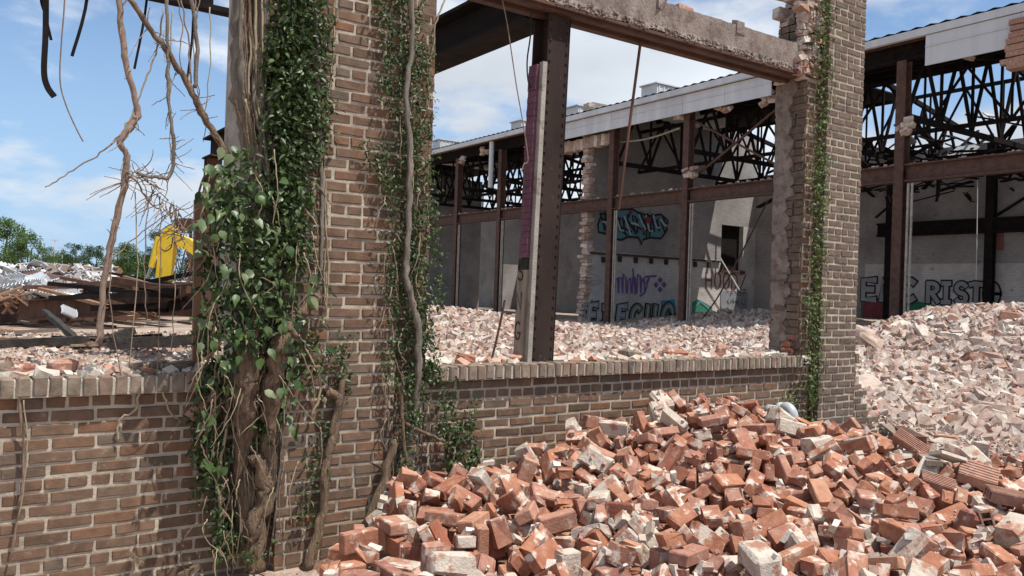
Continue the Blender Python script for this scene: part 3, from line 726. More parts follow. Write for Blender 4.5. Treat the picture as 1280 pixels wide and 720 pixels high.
# cross wall: left pillar, window strip, upper part
wallbox('cross_wall', (XF + 0.35, YC, -0.3), (33.3, YC + 0.35, 3.55), M_wallw)
wallbox('cross_wall', (35.0, YC, -0.3), (XB - 0.003, YC + 0.35, 5.4), M_wallw)
wallbox('cross_wall', (33.303, YC, -0.3), (34.997, YC + 0.35, 3.0), M_wallw)
wallbox('cross_wall', (XF + 0.35, YC + 0.01, 3.553), (33.3, YC + 0.35, 5.4), M_wallg)
wallbox('cross_wall', (XF + 0.35, YC + 0.012, 5.403), (XB - 0.003, YC + 0.35, 10.4), M_wallg)
b = MB(); b.box((34.15, YC - 0.03, 2.97), (1.9, 0.2, 0.12)); b.build('window_sill', M_rust, wh)
b = MB(); b.box((34.15, YC + 0.30, 4.2), (1.69, 0.04, 2.4)); b.build('window_board', M_steel_d, wh)
b = MB(); b.bar((XF + 0.4, YC - 0.06, 3.45), (33.2, YC - 0.06, 3.45), 0.12, 0.10); b.build('ledge', M_rust, wh)
for i in range(9):
    b = MB(); b.box((XF + 1.2 + i * 1.02, YC - 0.06, 3.22 + U(-.05, .05)), (0.16, 0.14, 0.26)); b.build('joist_pocket', M_char, wh)
b = MB(); b.box((34.4, YC - 0.02, 0.9), (2.1, 0.05, 2.1)); b.build('door', flat('grey_door', (0.22, 0.235, 0.25)), wh)
b = MB(); 
for i in range(60):
    z = 0.2 + i * 0.17; b.box((XF + 0.32 + U(-0.14, 0.1), YC + 0.15, z), (0.36, 0.4, 0.16), rotm(0, 0, U(-.15, .15)), None, 0.03)
o = b.build('broken_wall_end', M_rub, wh); tag(o, kind='stuff')
wallbox('cross_wall', (XF + 0.3, 50, -0.3), (31.5, 50.35, 9.3), M_wallg)
wallbox('cross_wall', (33.0, 50, -0.3), (XB, 50.35, 3.5), M_wallg)
wallbox('cross_wall', (XF + 0.3, 6.5, 6.2), (XB, 6.85, 8.0), M_wallg)
# dark bracing, posts and band on the back wall
b = MB(); b.ibeam((XB - 0.35, 4, 4.95), (XB - 0.35, 22, 4.95), 0.3, 0.62, 0.08); b.build('crane_beam', M_steel_d, wh)
for y in (8.4, 12.6, 17.0, 21.4):
    b = MB(); b.ibeam((XB - 0.3, y, -0.2), (XB - 0.3, y, 8.4), 0.34, 0.3, 0.05, Vector((1, 0, 0))); b.build('back_post', M_steel_d, wh)
for (ya, yb) in ((12.6, 17.0), (8.4, 12.6)):
    b = MB(); b.bar((XB - 0.2, ya, 5.3), (XB - 0.2, yb, 8.0), 0.09, 0.09); b.bar((XB - 0.1, ya, 8.0), (XB - 0.1, yb, 5.3), 0.09, 0.09); b.build('cross_brace', M_steel_d, wh)
p = onX(1246, 300, XB - 0.02); b = MB(); b.box((XB - 0.03, p.y, p.z), (0.03, 0.55, 0.85)); b.build('red_sign', flat('faded_red', (0.24, 0.09, 0.08)), wh)
b = MB(); pts = [onX(1222, 212, XB - 1), onX(1221, 300, XB - 1), onX(1220, 350, XB - 1)]; b.tube(spline(pts, 4), 0.02, 5); b.build('hanging_cable', M_white, wh)
# roof strip over the front, corrugated
b = MB(); xs = np.arange(4, 62, 0.22)
vs = []; fs = []
for i, y in enumerate(xs):
    dz = 0.05 if i % 2 else 0.0
    for (x, z) in ((XF - 0.55, ZE + 0.02), (30.2, ZE + 0.62), (30.2, ZE + 0.60), (XF - 0.55, ZE)):
        vs.append((x, y, z + dz))
for i in range(len(xs) - 1):
    for k in range(4):
        k2 = (k + 1) % 4; fs.append((i * 4 + k, (i + 1) * 4 + k, (i + 1) * 4 + k2, i * 4 + k2))
b.add(vs, fs); b.build('roof', M_steel_d, wh)
b = MB(); b.bbox((XF - 0.6, 4, ZE - 0.24), (XF - 0.45, 62, ZE - 0.02)); b.build('gutter', M_fascia, wh)
for i in range(6):
    x = XF - 0.2 + i * 1.15; b = MB(); b.bar((x, 4, ZE - 0.12 + (x - XF) * 0.1), (x, 62, ZE - 0.12 + (x - XF) * 0.1), 0.09, 0.18); b.build('purlin', M_rust2 if i < 2 else M_steel_d, wh)
# fascia sheets
yA = Yat(969, 120)
y = yA - 0.15; k = 0
while y < 31.6:
    w = 2.1
    b = MB(); b.bbox((XF - 0.43 + 0.004 * (k % 2), y, ZF0 + 0.02), (XF - 0.38 + 0.004 * (k % 2), y + w - 0.012, ZE - 0.26)); 
    b.bbox((XF - 0.45, y, ZF0 + 0.44), (XF - 0.431, y + w - 0.012, ZF0 + 0.48)); b.build('fascia_sheet', M_fascia, wh); y += w; k += 1
y = 13.15
while y > 4:
    w = 2.6
    b = MB(); R_ = Matrix.Rotation(0.0, 3, 'X'); b.bbox((XF - 0.56 + 0.004 * (k % 2), y - w + 0.012, ZF0 - 0.12), (XF - 0.51 + 0.004 * (k % 2), y, ZE - 0.26))
    b.bbox((XF - 0.58, y - w + 0.012, ZF0 + 0.42), (XF - 0.561, y, ZF0 + 0.45)); b.build('fascia_sheet', M_fascia, wh); y -= w; k += 1
b = MB(); b.tube([(XF - 0.4, Yat(622, 200), ZE - 0.3), (XF - 0.4, Yat(622, 200), 7.0)], 0.13, 8); b.build('downpipe', M_fascia, wh)
# broken brick remains under the eave
for px, py, n_ in ((1256, 60, 0), (905, 135, 7), (845, 150, 4), (1165, 66, 3), (1215, 62, 4), (960, 122, 12), (690, 190, 10), (605, 190, 8), (862, 215, 9), (1128, 158, 8), (578, 200, 6)):
    c = onX(px, py, XF - 0.15); b = MB()
    for i in range(n_):
        b.box(c + Vector((U(-.1, .1), U(-.25, .25), U(-.2, .2))), (0.22, 0.26, 0.12), rotm(U(-.5, .5), U(-.5, .5), U(-.5, .5)), None, 0.02)
    if n_: o = b.build('brick_remains', M_rub, wh); tag(o, kind='stuff')
c = onX(1278, 62, XF - 0.3)
for i in range(8):
    b = MB(); b.box((XF - 0.5, c.y - 0.35 + U(-.12, .12), c.z + 0.7 - i * 0.17), (0.3, 1.3, 0.15), rotm(0, 0, U(-.05, .05)), None, 0.02); b.build('hanging_brick', M_tile, wh)
b = MB()
yy = 27.6
while yy < 31.2:
    b.box((XF + 0.1, yy, ZF0 - 0.25 + U(-.03, .03)), (0.3, 0.24, 0.5), None, None, 0.02); yy += 0.25
o = b.build('eave_bricks', M_rub, wh); tag(o, kind='stuff')
# trusses across, longitudinal bracing and loose members where the roof is gone
def truss(name, p0, p1, hz0, hz1, nb, w=0.09, mat=None):
    b = MB(); p0 = Vector(p0); p1 = Vector(p1)
    def top(t): return p0.lerp(p1, t) + Vector((0, 0, hz0 + (hz1 - hz0) * (1 - abs(2 * t - 1))))
    b.bar(p0, p1, w, w * 1.4)
    b.bar(top(0), top(0.5), w, w * 1.4); b.bar(top(0.5), top(1), w, w * 1.4)
    for i in range(nb):
        t0 = i / nb; t1 = (i + 1) / nb; tm = (t0 + t1) / 2
        b.bar(p0.lerp(p1, t0), top(tm), w * 0.7, w * 0.7); b.bar(top(tm), p0.lerp(p1, t1), w * 0.7, w * 0.7)
        if i: b.bar(p0.lerp(p1, t0), top(t0), w * 0.6, w * 0.6)
    return b.build(name, mat or M_steel_d, wh)
for y in cols:
    truss('truss', (XF + 0.2, y, 7.35), (XB, y, 7.35), 1.9, 2.9, 6, 0.13)
for x in (27.0, 32.4):
    truss('long_brace', (x, 4, 7.4), (x, 29, 7.4), 1.9 + (x - 27) * 0.13, 1.9 + (x - 27) * 0.13, 9, 0.10)
    truss('long_brace', (x, 30, 7.4), (x, 50, 7.4), 1.9, 1.9, 10, 0.11)
rs = random.Random(5)
b = MB()
for i in range(330):
    x = rs.uniform(29.5, 36); y = rs.uniform(5, 24); z = rs.uniform(6.3, 7.9) 
    d = Vector((rs.uniform(-1, 1), rs.uniform(-1, 1), rs.uniform(-.35, .35))).normalized() * rs.uniform(0.6, 2.4)
    b.bar((x, y, z), Vector((x, y, z)) + d, rs.uniform(.05, .3), rs.uniform(.03, .08))
o = b.build('collapsed_roof_debris', M_steel_d, wh); tag(o, kind='stuff')
b = MB(); 
for i in range(12):
    y = rs.uniform(7, 22); x = rs.uniform(31, 35.5); z = rs.uniform(7.6, 8.4)
    b.box((x, y, z), (rs.uniform(.5, 1.2), rs.uniform(.5, 1.6), 0.03), rotm(rs.uniform(-.9, .9), rs.uniform(-.9, .9), rs.uniform(0, 3)))
o = b.build('hanging_sheets', M_fascia, wh); tag(o, kind='stuff')
# facade cross bracing in the bay left of the right pier
ya, yb2 = cols[3], cols[4]
b = MB(); b.bar((XF + .1, ya, 6.2), (XF + .1, yb2, 8.6), 0.07, 0.07); b.bar((XF + .2, ya, 8.6), (XF + .2, yb2, 6.2), 0.07, 0.07); b.build('cross_brace', M_rust, wh)
b = MB(); c0 = onX(770, 178, XF + 0.6); c1 = onX(850, 160, XF + 0.5); b.tube(spline([c0, c0.lerp(c1, .5) - Vector((0, 0, .15)), c1], 4), 0.045, 5); b.build('loose_pipe', M_plaster, wh)
b = MB(); c0 = onX(960, 250, XF + 2.0); c1 = onX(935, 300, XF + 1.5); c2 = onX(895, 375, XF + 0.8); c3 = onX(855, 425, XF + 0.2); b.tube(spline([c0, c1, c2, c3], 5), 0.03, 5); b.build('dangling_cable', M_rust, wh)
b = MB(); c0 = onY(900, 322, YC - 0.6); c1 = onY(924, 362, YC - 0.6); b.bar(c0, c1, 0.05, 0.05); b.build('white_tube', M_white, wh)
# roof monitors: white ribbed boxes running across the roof
for px, hh, wv in ((820, 1.02, 1.0), (722, 0.95, 1.0), (551, 1.1, 1.0), (652, 0.95, 1.0)):
    y = onX(px, 150, 25.6).y; zr = ZE + 0.2
    b = MB(); b.bbox((25.6, y, zr - 0.3), (30.1, y + wv, zr + hh)); i = 0
    rb_ = b.build('roof_monitor', M_white, wh)
    b = MB()
    for i in range(16): b.bbox((25.7 + i * 0.28, y - 0.025, zr - 0.2), (25.76 + i * 0.28, y - 0.001, zr + hh - 0.05))
    b.bbox((25.52, y - 0.06, zr + hh + 0.002), (30.12, y + wv + 0.06, zr + hh + 0.06))
    b.build('rib_cladding', M_white, rb_)
# --- graffiti (flat paint on the walls)
GU = Vector((1, 0, 0)); GV = Vector((0, 0, 1))
G_black = flat('paint_black', (0.025, 0.025, 0.03)); G_grey = flat('paint_grey', (0.30, 0.30, 0.31)); G_teal = flat('paint_teal', (0.10, 0.23, 0.27)); G_blue = flat('paint_blue', (0.05, 0.20, 0.36))
G_purp = flat('paint_purple', (0.16, 0.09, 0.25)); G_red = flat('paint_red', (0.22, 0.05, 0.06)); G_green = flat('paint_green', (0.03, 0.16, 0.10)); G_lt = flat('paint_light', (0.36, 0.45, 0.50)); G_olive = flat('paint_olive', (0.20, 0.19, 0.14)); G_dred = flat('paint_maroon', (0.17, 0.07, 0.07))
def gpt(px, py): return onY(px, py, YC - 0.012)
def gstroke(name, polys, mat, w, lift=0.0):
    """polylines given in pixels on the cross wall"""
    b = MB()
    for i, pl in enumerate(polys):
        pts = [gpt(x, y) for x, y in pl]
        strokes(b, [[(0, 0)] + [((q - pts[0]).dot(GU), (q - pts[0]).dot(GV)) for q in pts[1:]]], pts[0] + Vector((0, -lift - 0.0004 * i, 0)), GU, GV, 1, 1, w)
    return b.build(name, mat, wh)
def gfill(name, polys, mat, lift):
    b = MB()
    for i, pl in enumerate(polys):
        pts = [gpt(x, y) + Vector((0, -lift - 0.0004 * i, 0)) for x, y in pl]; b.add(pts, [tuple(range(len(pts)))[::-1]])
    return b.build(name, mat, wh)
rs = random.Random(21)
# upper wild-style piece
body = [[(747, 281), (752, 267), (765, 270), (772, 262), (790, 261), (797, 266), (812, 270), (826, 268), (835, 276), (832, 290), (826, 298), (812, 297), (803, 300), (802, 306), (798, 297), (785, 296), (776, 300), (766, 298), (757, 292), (748, 290)]]
gfill('graffiti_upper_piece', body, G_teal, 0.004)
out = []
for i in range(26):
    x = 750 + i * 3.1; y = rs.uniform(265, 275); out.append([(x, y), (x + rs.uniform(-4, 6), y + rs.uniform(6, 12)), (x + rs.uniform(2, 9), rs.uniform(285, 297))])
gstroke('graffiti_upper_outline', [body[0] + [body[0][0]]] + out, G_black, 0.11, 0.02)
gstroke('graffiti_upper_highlight', [[(x, rs.uniform(268, 280)), (x + 4, rs.uniform(278, 290)), (x + 8, rs.uniform(280, 294))] for x in range(753, 826, 9)], G_lt, 0.10, 0.036)
for pl in ([(807, 271), (813, 273), (812, 280), (806, 278)], [(800, 287), (805, 285), (804, 292)], [(785, 263), (791, 262), (789, 268)]): gfill('graffiti_upper_red', [pl], G_red, 0.05)
# lower piece
def blob(cx_, cy_, rx, ry, n=12): return [(cx_ + rx * cos(2 * pi * i / n) * rs.uniform(.8, 1.1), cy_ + ry * sin(2 * pi * i / n) * rs.uniform(.85, 1.1)) for i in range(n)][::-1]
gfill('graffiti_lower_glow', [[(727, 380), (741, 374), (745, 400), (740, 410), (727, 404)][::-1]], G_blue, 0.004)
gfill('graffiti_lower_glow', [[(826, 376), (843, 374), (846, 396), (840, 412), (826, 410)][::-1]], G_blue, 0.004)
gx = 731.0
for ch, wpx, hpx in (('E', 17, 30), ('I', 20, 26), ('E', 17, 28), ('C', 19, 27), ('U', 20, 28), ('O', 21, 29)):
    p_ = gpt(gx, 409); h_ = (gpt(gx, 409 - hpx) - p_).length; w_ = (gpt(gx + wpx, 409) - p_).length
    for nm, wd, mt, lf in (('graffiti_lower_outline', 0.46, G_black, 0.02), ('graffiti_lower_letter', 0.30, G_olive if ch in 'CUO' else G_grey, 0.034), ('graffiti_lower_shine', 0.07, G_lt, 0.048)):
        b = MB(); strokes(b, LET[ch], p_ + Vector((0.15, -lf, 0.1)), GU, Vector((0.12, 0, 1)).normalized(), w_ * .85, h_ * .85, wd); b.build(nm, mt, wh)
    gx += wpx
# purple tag and diamonds
tg = []
for i, x in enumerate((768, 773, 778, 784, 790, 796, 801)):
    tg.append([(x, 366), (x + 1, 350 - (i % 3) * 4), (x + 4, 347), (x + 5, 366)])
tg += [[(800, 345), (806, 356), (812, 345)], [(812, 345), (806, 366), (800, 370)], [(806, 346), (820, 345)], [(791, 336), (794, 368)]]
gstroke('graffiti_purple_tag', tg, G_purp, 0.10, 0.006)
gfill('graffiti_diamonds', [[(x, y - 4.2), (x + 3.4, y), (x, y + 4.2), (x - 3.4, y)][::-1] for x, y in ((825, 350), (830, 356), (820, 356), (825, 362))], G_purp, 0.006)
gstroke('graffiti_faint_tag', [[(732, 340), (748, 345), (752, 352), (738, 358), (730, 360)], [(732, 352), (750, 350)]], G_grey, 0.05, 0.006)
# HOODZ, MVT and the green piece
def gtext(name, txt, px, py, hpx, wpx, mat, w, lift, adv):
    p = gpt(px, py); q = gpt(px, py - hpx); h = (q - p).length; b = MB(); x = 0.0; sx = (gpt(px + wpx, py) - p).length
    for ch in txt:
        strokes(b, LET[ch], p + GU * x + Vector((0, -lift, 0)), GU, GV, sx, h, w); x += sx * adv
    return b.build(name, mat, wh)
gtext('graffiti_word_hoodz', 'HOODZ', 882, 360, 20, 12, G_dred, 0.10, 0.006, 0.92)
gtext('graffiti_word_mvt', 'MVT', 941, 356, 6, 5, G_dred, 0.04, 0.006, 1.0)
gfill('graffiti_green_piece', [[(865, 378), (872, 374), (880, 378), (890, 384), (891, 410), (866, 412)][::-1]], G_green, 0.006)
gfill('graffiti_green_black', [[(868, 395), (876, 390), (888, 396), (880, 403)][::-1]], G_black, 0.02)
gstroke('graffiti_green_outline', [[(866, 386), (875, 377), (884, 384), (890, 392)], [(868, 400), (877, 392), (888, 404)]], G_teal, 0.10, 0.03)
b = MB()
for i in range(22):
    x = 33.7 + (i % 8) * 0.18; z = 1.7 - (i // 8) * 0.5
    pl = [(rs.uniform(0, 1), rs.uniform(0, 1)) for _ in range(4)]
    strokes(b, [pl], Vector((x, YC - 0.05 - 0.001 * i, z)), GU, GV, 0.3, 0.35, 0.03)
b.build('graffiti_door_scribble', G_black, wh)
# ENC and RISTO on the back wall
BU = Vector((0, -1, 0))
def btext(name, txt, px, py, hpx, wpx, w1, w2, adv=0.9, fill=G_grey):
    p = onX(px, py, XB - 0.02); h = abs(onX(px, py - hpx, XB - .02).z - p.z); sx = (onX(px + wpx, py, XB - .02) - p).length
    for nm, w, mt, lf in ((name + '_outline', w1, G_black, 0.0), (name + '_fill', w2, fill, 0.03)):
        b = MB(); x = 0.0
        for ch in txt:
            strokes(b, LET[ch], p + BU * x + Vector((-lf, 0, 0)), BU, GV, sx, h, w); x += sx * adv
        b.build(nm, mt, wh)
btext('graffiti_word_enc', 'ENC', 1079, 374, 24, 26, 0.42, 0.26)
btext('graffiti_word_risto', 'RISTO', 1160, 377, 23, 21, 0.33, 0.19, 0.82)
def bfill(name, pl, mat, lift):
    b = MB(); b.add([onX(x, y, XB - lift) for x, y in pl], [tuple(range(len(pl)))]); b.build(name, mat, wh)
bfill('graffiti_green_band', [(1076, 374), (1110, 371), (1150, 377), (1170, 382), (1168, 400), (1076, 400)], G_green, 0.012)
bfill('graffiti_red_patch', [(1078, 380), (1092, 374), (1107, 382), (1104, 400), (1078, 400)], G_red, 0.03)
bfill('graffiti_blue_patch', [(1155, 390), (1168, 386), (1180, 390), (1178, 404), (1154, 404)], G_blue, 0.03)

# ------------------------------------------------------------------ rubble
def chunk_verts(n, pos, size, seed):
    """n irregular blocks as arrays: pos (n,3), size (n,3) -> verts, faces"""
    r = np.random.default_rng(seed)
    base = np.array([(x, y, z) for x in (-.5, .5) for y in (-.5, .5) for z in (-.5, .5)])
    v = base[None] * size[:, None, :]
    v = v + r.uniform(-0.16, 0.16, v.shape) * size[:, None, :]
    q = r.normal(size=(n, 4)); q[:, 0] += 0.8; q /= np.linalg.norm(q, axis=1)[:, None]
    w, x, y, z = q.T
    R = np.stack([np.stack([1 - 2 * (y * y + z * z), 2 * (x * y - z * w), 2 * (x * z + y * w)], -1), np.stack([2 * (x * y + z * w), 1 - 2 * (x * x + z * z), 2 * (y * z - x * w)], -1), np.stack([2 * (x * z - y * w), 2 * (y * z + x * w), 1 - 2 * (x * x + y * y)], -1)], -2)
    v = np.einsum('nij,nkj->nki', R, v) + pos[:, None, :]
    f = (np.array(BOXF)[None] + (np.arange(n) * 8)[:, None, None])
    return v.reshape(-1, 3), f.reshape(-1, 4), np.repeat(r.random(n), 8)
def stuff_mesh(name, v, f, rn, mat, parent=None):
    me = bpy.data.meshes.new(name)
    me.vertices.add(len(v)); me.vertices.foreach_set('co', v.astype(np.float32).ravel())
    k = f.shape[1]; me.loops.add(f.size); me.loops.foreach_set('vertex_index', f.astype(np.int32).ravel())
    me.polygons.add(len(f)); me.polygons.foreach_set('loop_start', np.arange(0, f.size, k, dtype=np.int32)); me.polygons.foreach_set('loop_total', np.full(len(f), k, dtype=np.int32))
    me.update(calc_edges=True); me.validate(); me.shade_flat()
    at = me.attributes.new('rnd', 'FLOAT', 'POINT'); at.data.foreach_set('value', rn.astype(np.float32))
    o = link(name, me, mat, parent); o['kind'] = 'stuff'; return o
def scatter(name, n, sample, smin, smax, mat, seed, power=2.2, flat_=0.7, label=None, cat=None):
    r = np.random.default_rng(seed); P = []
    while len(P) < n:
        q = sample(r)
        if q is not None: P.append(q)
    P = np.array(P); s = smin + (smax - smin) * r.random(n) ** power
    S = np.stack([s * r.uniform(.9, 1.9, n), s * r.uniform(.7, 1.2, n), s * r.uniform(.55 * flat_, flat_, n)], -1)
    P[:, 2] += s * 0.12
    v, f, rn = chunk_verts(n, P, S, seed + 1)
    o = stuff_mesh(name, v, f, rn, mat); tag(o, label, cat, None, 'stuff'); return o
def cam_pt(d, off): return fwd0 * d + right0 * (off * d)
# hill beyond the wall
def s_hill(r):
    d = r.uniform(9.8, 18); off = r.uniform(0.40, 0.72); q = cam_pt(d, off)
    if q.y < 4.2: return None
    if q.y < 5.3 and q.x < 8.2: return None
    return (q.x, q.y, terrain(q.x, q.y))
scatter('rubble_hill', 15000, s_hill, 0.04, 0.17, M_rub, 31, 2.0, 0.8, 'big heap of pale broken brick rubble beyond the end of the wall', 'rubble')
def s_fine(r):
    d = r.uniform(5.0, 11.5); off = r.uniform(0.36, 0.75); q = cam_pt(d, off)
    if q.y > 4.8 and q.x < 8.1: return None
    return (q.x, q.y, terrain(q.x, q.y) + 0.01)
scatter('crushed_brick', 11000, s_fine, 0.012, 0.06, M_rub, 33, 2.0, 0.6, 'fine crushed brick and mortar covering the ground right of the pier', 'crushed brick')
def s_yard(r):
    d = 13 + 22 * r.random() ** 1.3; off = r.uniform(-0.13, 0.36); q = cam_pt(d, off)
    if q.x > 31 or q.y > 29.2: return None
    return (q.x, q.y, terrain(q.x, q.y))
scatter('yard_rubble', 21000, s_yard, 0.04, 0.18, M_rub, 35, 2.2, 0.75, 'spread of pale broken brick across the yard behind the low wall', 'rubble')
# single larger chunks on the hill and in the yard
chunk_me = [piece_mesh('chunk', 0.34, 0.24, 0.17, 0.03, 0.035, 300 + i) for i in range(6)]
for me in chunk_me: me.materials.append(M_rub_o)
rs = random.Random(91); k = 0
HL = ['pale mortar crusted brick lump on the rubble heap beyond the wall', 'broken masonry block lying on the rubble heap beyond the wall']
while k < 150:
    d = rs.uniform(10.5, 16.6); off = rs.uniform(0.42, 0.70); q = cam_pt(d, off)
    if q.y < 5.4 and q.x < 8.6: continue
    s = rs.uniform(0.55, 1.0) * (1.7 if rs.random() < 0.06 else 1.0)
    o = link('masonry_chunk', chunk_me[k % 6], None, None, (q.x, q.y, terrain(q.x, q.y) + 0.05 * s), (rs.uniform(-.7, .7), rs.uniform(-.7, .7), rs.uniform(0, 6)))
    o.scale = (s, s * rs.uniform(.7, 1.2), s * rs.uniform(.6, 1)); tag(o, HL[0], 'chunk', 'masonry chunks on the far rubble heap'); k += 1
k = 0
while k < 110:
    d = rs.uniform(14.5, 26); off = rs.uniform(-0.11, 0.32); q = cam_pt(d, off)
    if q.x > 23: continue
    s = rs.uniform(0.5, 1.0)
    o = link('masonry_chunk', chunk_me[k % 6], None, None, (q.x, q.y, terrain(q.x, q.y) + 0.04 * s), (rs.uniform(-.7, .7), rs.uniform(-.7, .7), rs.uniform(0, 6)))
    o.scale = (s, s * rs.uniform(.7, 1.2), s * rs.uniform(.6, 1)); tag(o, 'broken masonry lump in the yard rubble seen over the low wall', 'chunk', 'masonry chunks in the yard'); k += 1
# large slabs
def on_terrain(px, py, fn=terrain):
    d = ray(px, py); d = d / d.dot(fwd); t = 4.0
    while t < 60:
        p = CAM + d * t
        if p.z < fn(p.x, p.y): return p
        t += 0.05
    return CAM + d * 20
def slab(px, py, D, size, rot, label, mat=M_slab, name='concrete_slab', cat='slab', seed=1, bev=0.02):
    p = on_terrain(px, py); me = piece_mesh(name, *size, bev, 0.02, seed)
    p = p + Vector((0, 0, size[2] * 0.2))
    o = link(name, me, mat, None, p, rot); tag(o, label, cat); return o
q = atD(1118, 408, 14.2)
slab(1112, 416, 14.2, (0.85, 0.4, 0.12), (0.25, -0.40, -0.55), 'long pale concrete slab tilted on the rubble heap beside the pier')
slab(1262, 402, 15.0, (0.5, 0.36, 0.24), (0.2, 0.2, 0.4), 'thick tan masonry block half buried near the top of the rubble heap', M_rub_o, 'masonry_block', 'block', 4, 0.05)
slab(1228, 434, 13.4, (0.42, 0.3, 0.22), (0.3, -0.1, 1.1), 'dark sided masonry block on the middle of the rubble heap', M_rub_o, 'masonry_block', 'block', 8, 0.05)
slab(1240, 452, 12.8, (0.42, 0.36, 0.16), (0.1, 0.35, 0.2), 'flat block of bricks still bonded together low on the rubble heap', M_rub_o, 'masonry_block', 'block', 9, 0.04)
slab(1180, 428, 13.6, (0.32, 0.2, 0.16), (0.3, 0.2, -0.3), 'squarish brick block with white top on the rubble heap', M_rub_o, 'masonry_block', 'block', 10, 0.03)
slab(622, 389, 19.5, (0.36, 0.18, 0.16), (0.05, 0.0, -0.9), 'clean white block on top of the yard rubble left of the column', M_white, 'white_block', 'block', 6, 0.01)

# ------------------------------------------------------------------ loose bricks on the sill and wall top
sill_b = [(5, 448, .11, .075, .06, 'grey brown brick end lying on the left sill'), (26, 441, .17, .09, .058, 'worn orange brick resting on the left sill'), (78, 447, .13, .10, .075, 'round worn bright orange brickbat on the left sill'), (186, 450, .20, .09, .055, 'pale grey brick lying flat on the left sill by the vines'), (222, 447, .17, .09, .05, 'grey brick leaning on the left sill beside the vines')]
for i, (px, py, a_, b2, c_, lb) in enumerate(sill_b):
    p = onY(px, py, YW + 0.16); me = piece_mesh('brick', a_, b2, c_, 0.012, 0.006, 500 + i)
    o = link('brick', me, M_pile if 'orange' in lb else M_sill, None, (p.x, YW + 0.16, ZS + 0.10 + c_ * 0.5), (U(-.1, .1), U(-.1, .1), U(-.4, .4))); tag(o, lb, 'brick')
for i, (px, a_, b2, c_, rz, lb, mt) in enumerate([(578, .12, .09, .06, .2, 'small orange brickbat on the sill beside the ivy', M_pile), (641, .09, .08, .05, .5, 'orange brick fragment on the sill at the column foot', M_pile), (783, .2, .1, .065, .1, 'dark grey half brick lying on the sill right of the column', M_sill), (838, .22, .1, .06, -.1, 'long bright orange brick lying flat on the sill', M_pile), (896, .12, .09, .1, .7, 'pointed upright brickbat on the sill', M_pile), (693, .1, .08, .04, .3, 'flat orange chip on the sill front edge', M_pile)]):
    p = onY(px, 445, YW + 0.2); me = piece_mesh('brick', a_, b2, c_, 0.012, 0.008, 520 + i)
    o = link('brick', me, mt, None, (p.x, YW + 0.15, ZS + 0.10 + c_ * 0.5), (U(-.1, .1), U(-.15, .15), rz)); tag(o, lb, 'brick')
for i in range(9):
    me = piece_mesh('brick', .1 + .02 * (i % 3), .09, .058, 0.01, 0.006, 560 + i)
    o = link('brick', me, M_pile, rp, (RX0 + 0.03 + (i % 3) * 0.08 - 0.10 * (2 - i // 3) * 0.4, YW + 0.08 + 0.02 * (i % 2), ZS + 0.135 + (i // 3) * 0.066), (0, 0, U(-.2, .2)))
bt_ = MB()
for i in range(620):
    x = random.choice((U(0.0, 1.4), U(2.7, 6.6), U(2.7, 6.6), U(2.7, 6.6))); s = 0.012 + 0.05 * random.random() ** 2
    if abs(x - cb.x) < 0.16: continue
    bt_.box((x, U(YW + 0.03, Y2), ZS + 0.095 + s * 0.2), (s * 1.5, s * 1.1, s * 0.7), rotm(U(-.6, .6), U(-.6, .6), U(0, 3)), None, s * 0.15)
o = bt_.build('mortar_crumbs', M_bits); tag(o, 'white mortar crumbs strewn along the top of the low wall', 'mortar crumbs', None, 'stuff')

# ------------------------------------------------------------------ the brick pile in front of the wall (settled with rigid bodies)
gx0, gx1, gy0, gy1 = 0.6, 9.0, 0.6, 4.83
def core_h(x, y): return max(pile_h(x, y) - 0.13, -0.08)
pc = grid('pile_core', gx0, gx1, gy0, gy1, 70, 40, lambda x, y: max(pile_h(x, y) - 0.13, -0.13) + 0.02 * bumpn(x * 4, y * 4), M_core)
tag(pc, 'crushed brick and mortar inside the brick pile', 'crushed brick', None, 'stuff')
kinds = []
for i in range(8): kinds.append(('brick', piece_mesh('brick', 0.192, 0.092, 0.056, 0.005, 0.003, 700 + i), 'red whole'))
for i in range(5): kinds.append(('brick', piece_mesh('brick', 0.142, 0.092, 0.056, 0.007, 0.010, 720 + i), 'three quarter'))
for i in range(5): kinds.append(('brick', piece_mesh('brick', 0.092, 0.088, 0.055, 0.007, 0.012, 740 + i), 'half'))
for i in range(3): kinds.append(('brick', piece_mesh('brick', 0.200, 0.105, 0.068, 0.009, 0.006, 760 + i), 'mortared'))
for i in range(2): kinds.append(('brick', piece_mesh('brick', 0.205, 0.12, 0.098, 0.014, 0.010, 780 + i), 'lump'))
for nm, me, kd in kinds: me.materials.append(M_pile_w if kd in ('mortared', 'lump') else M_pile)
wts = [3.6] * 8 + [3.4] * 5 + [5.0] * 5 + [1.5] * 3 + [0.8] * 2
rs = random.Random(4242); bricks = []
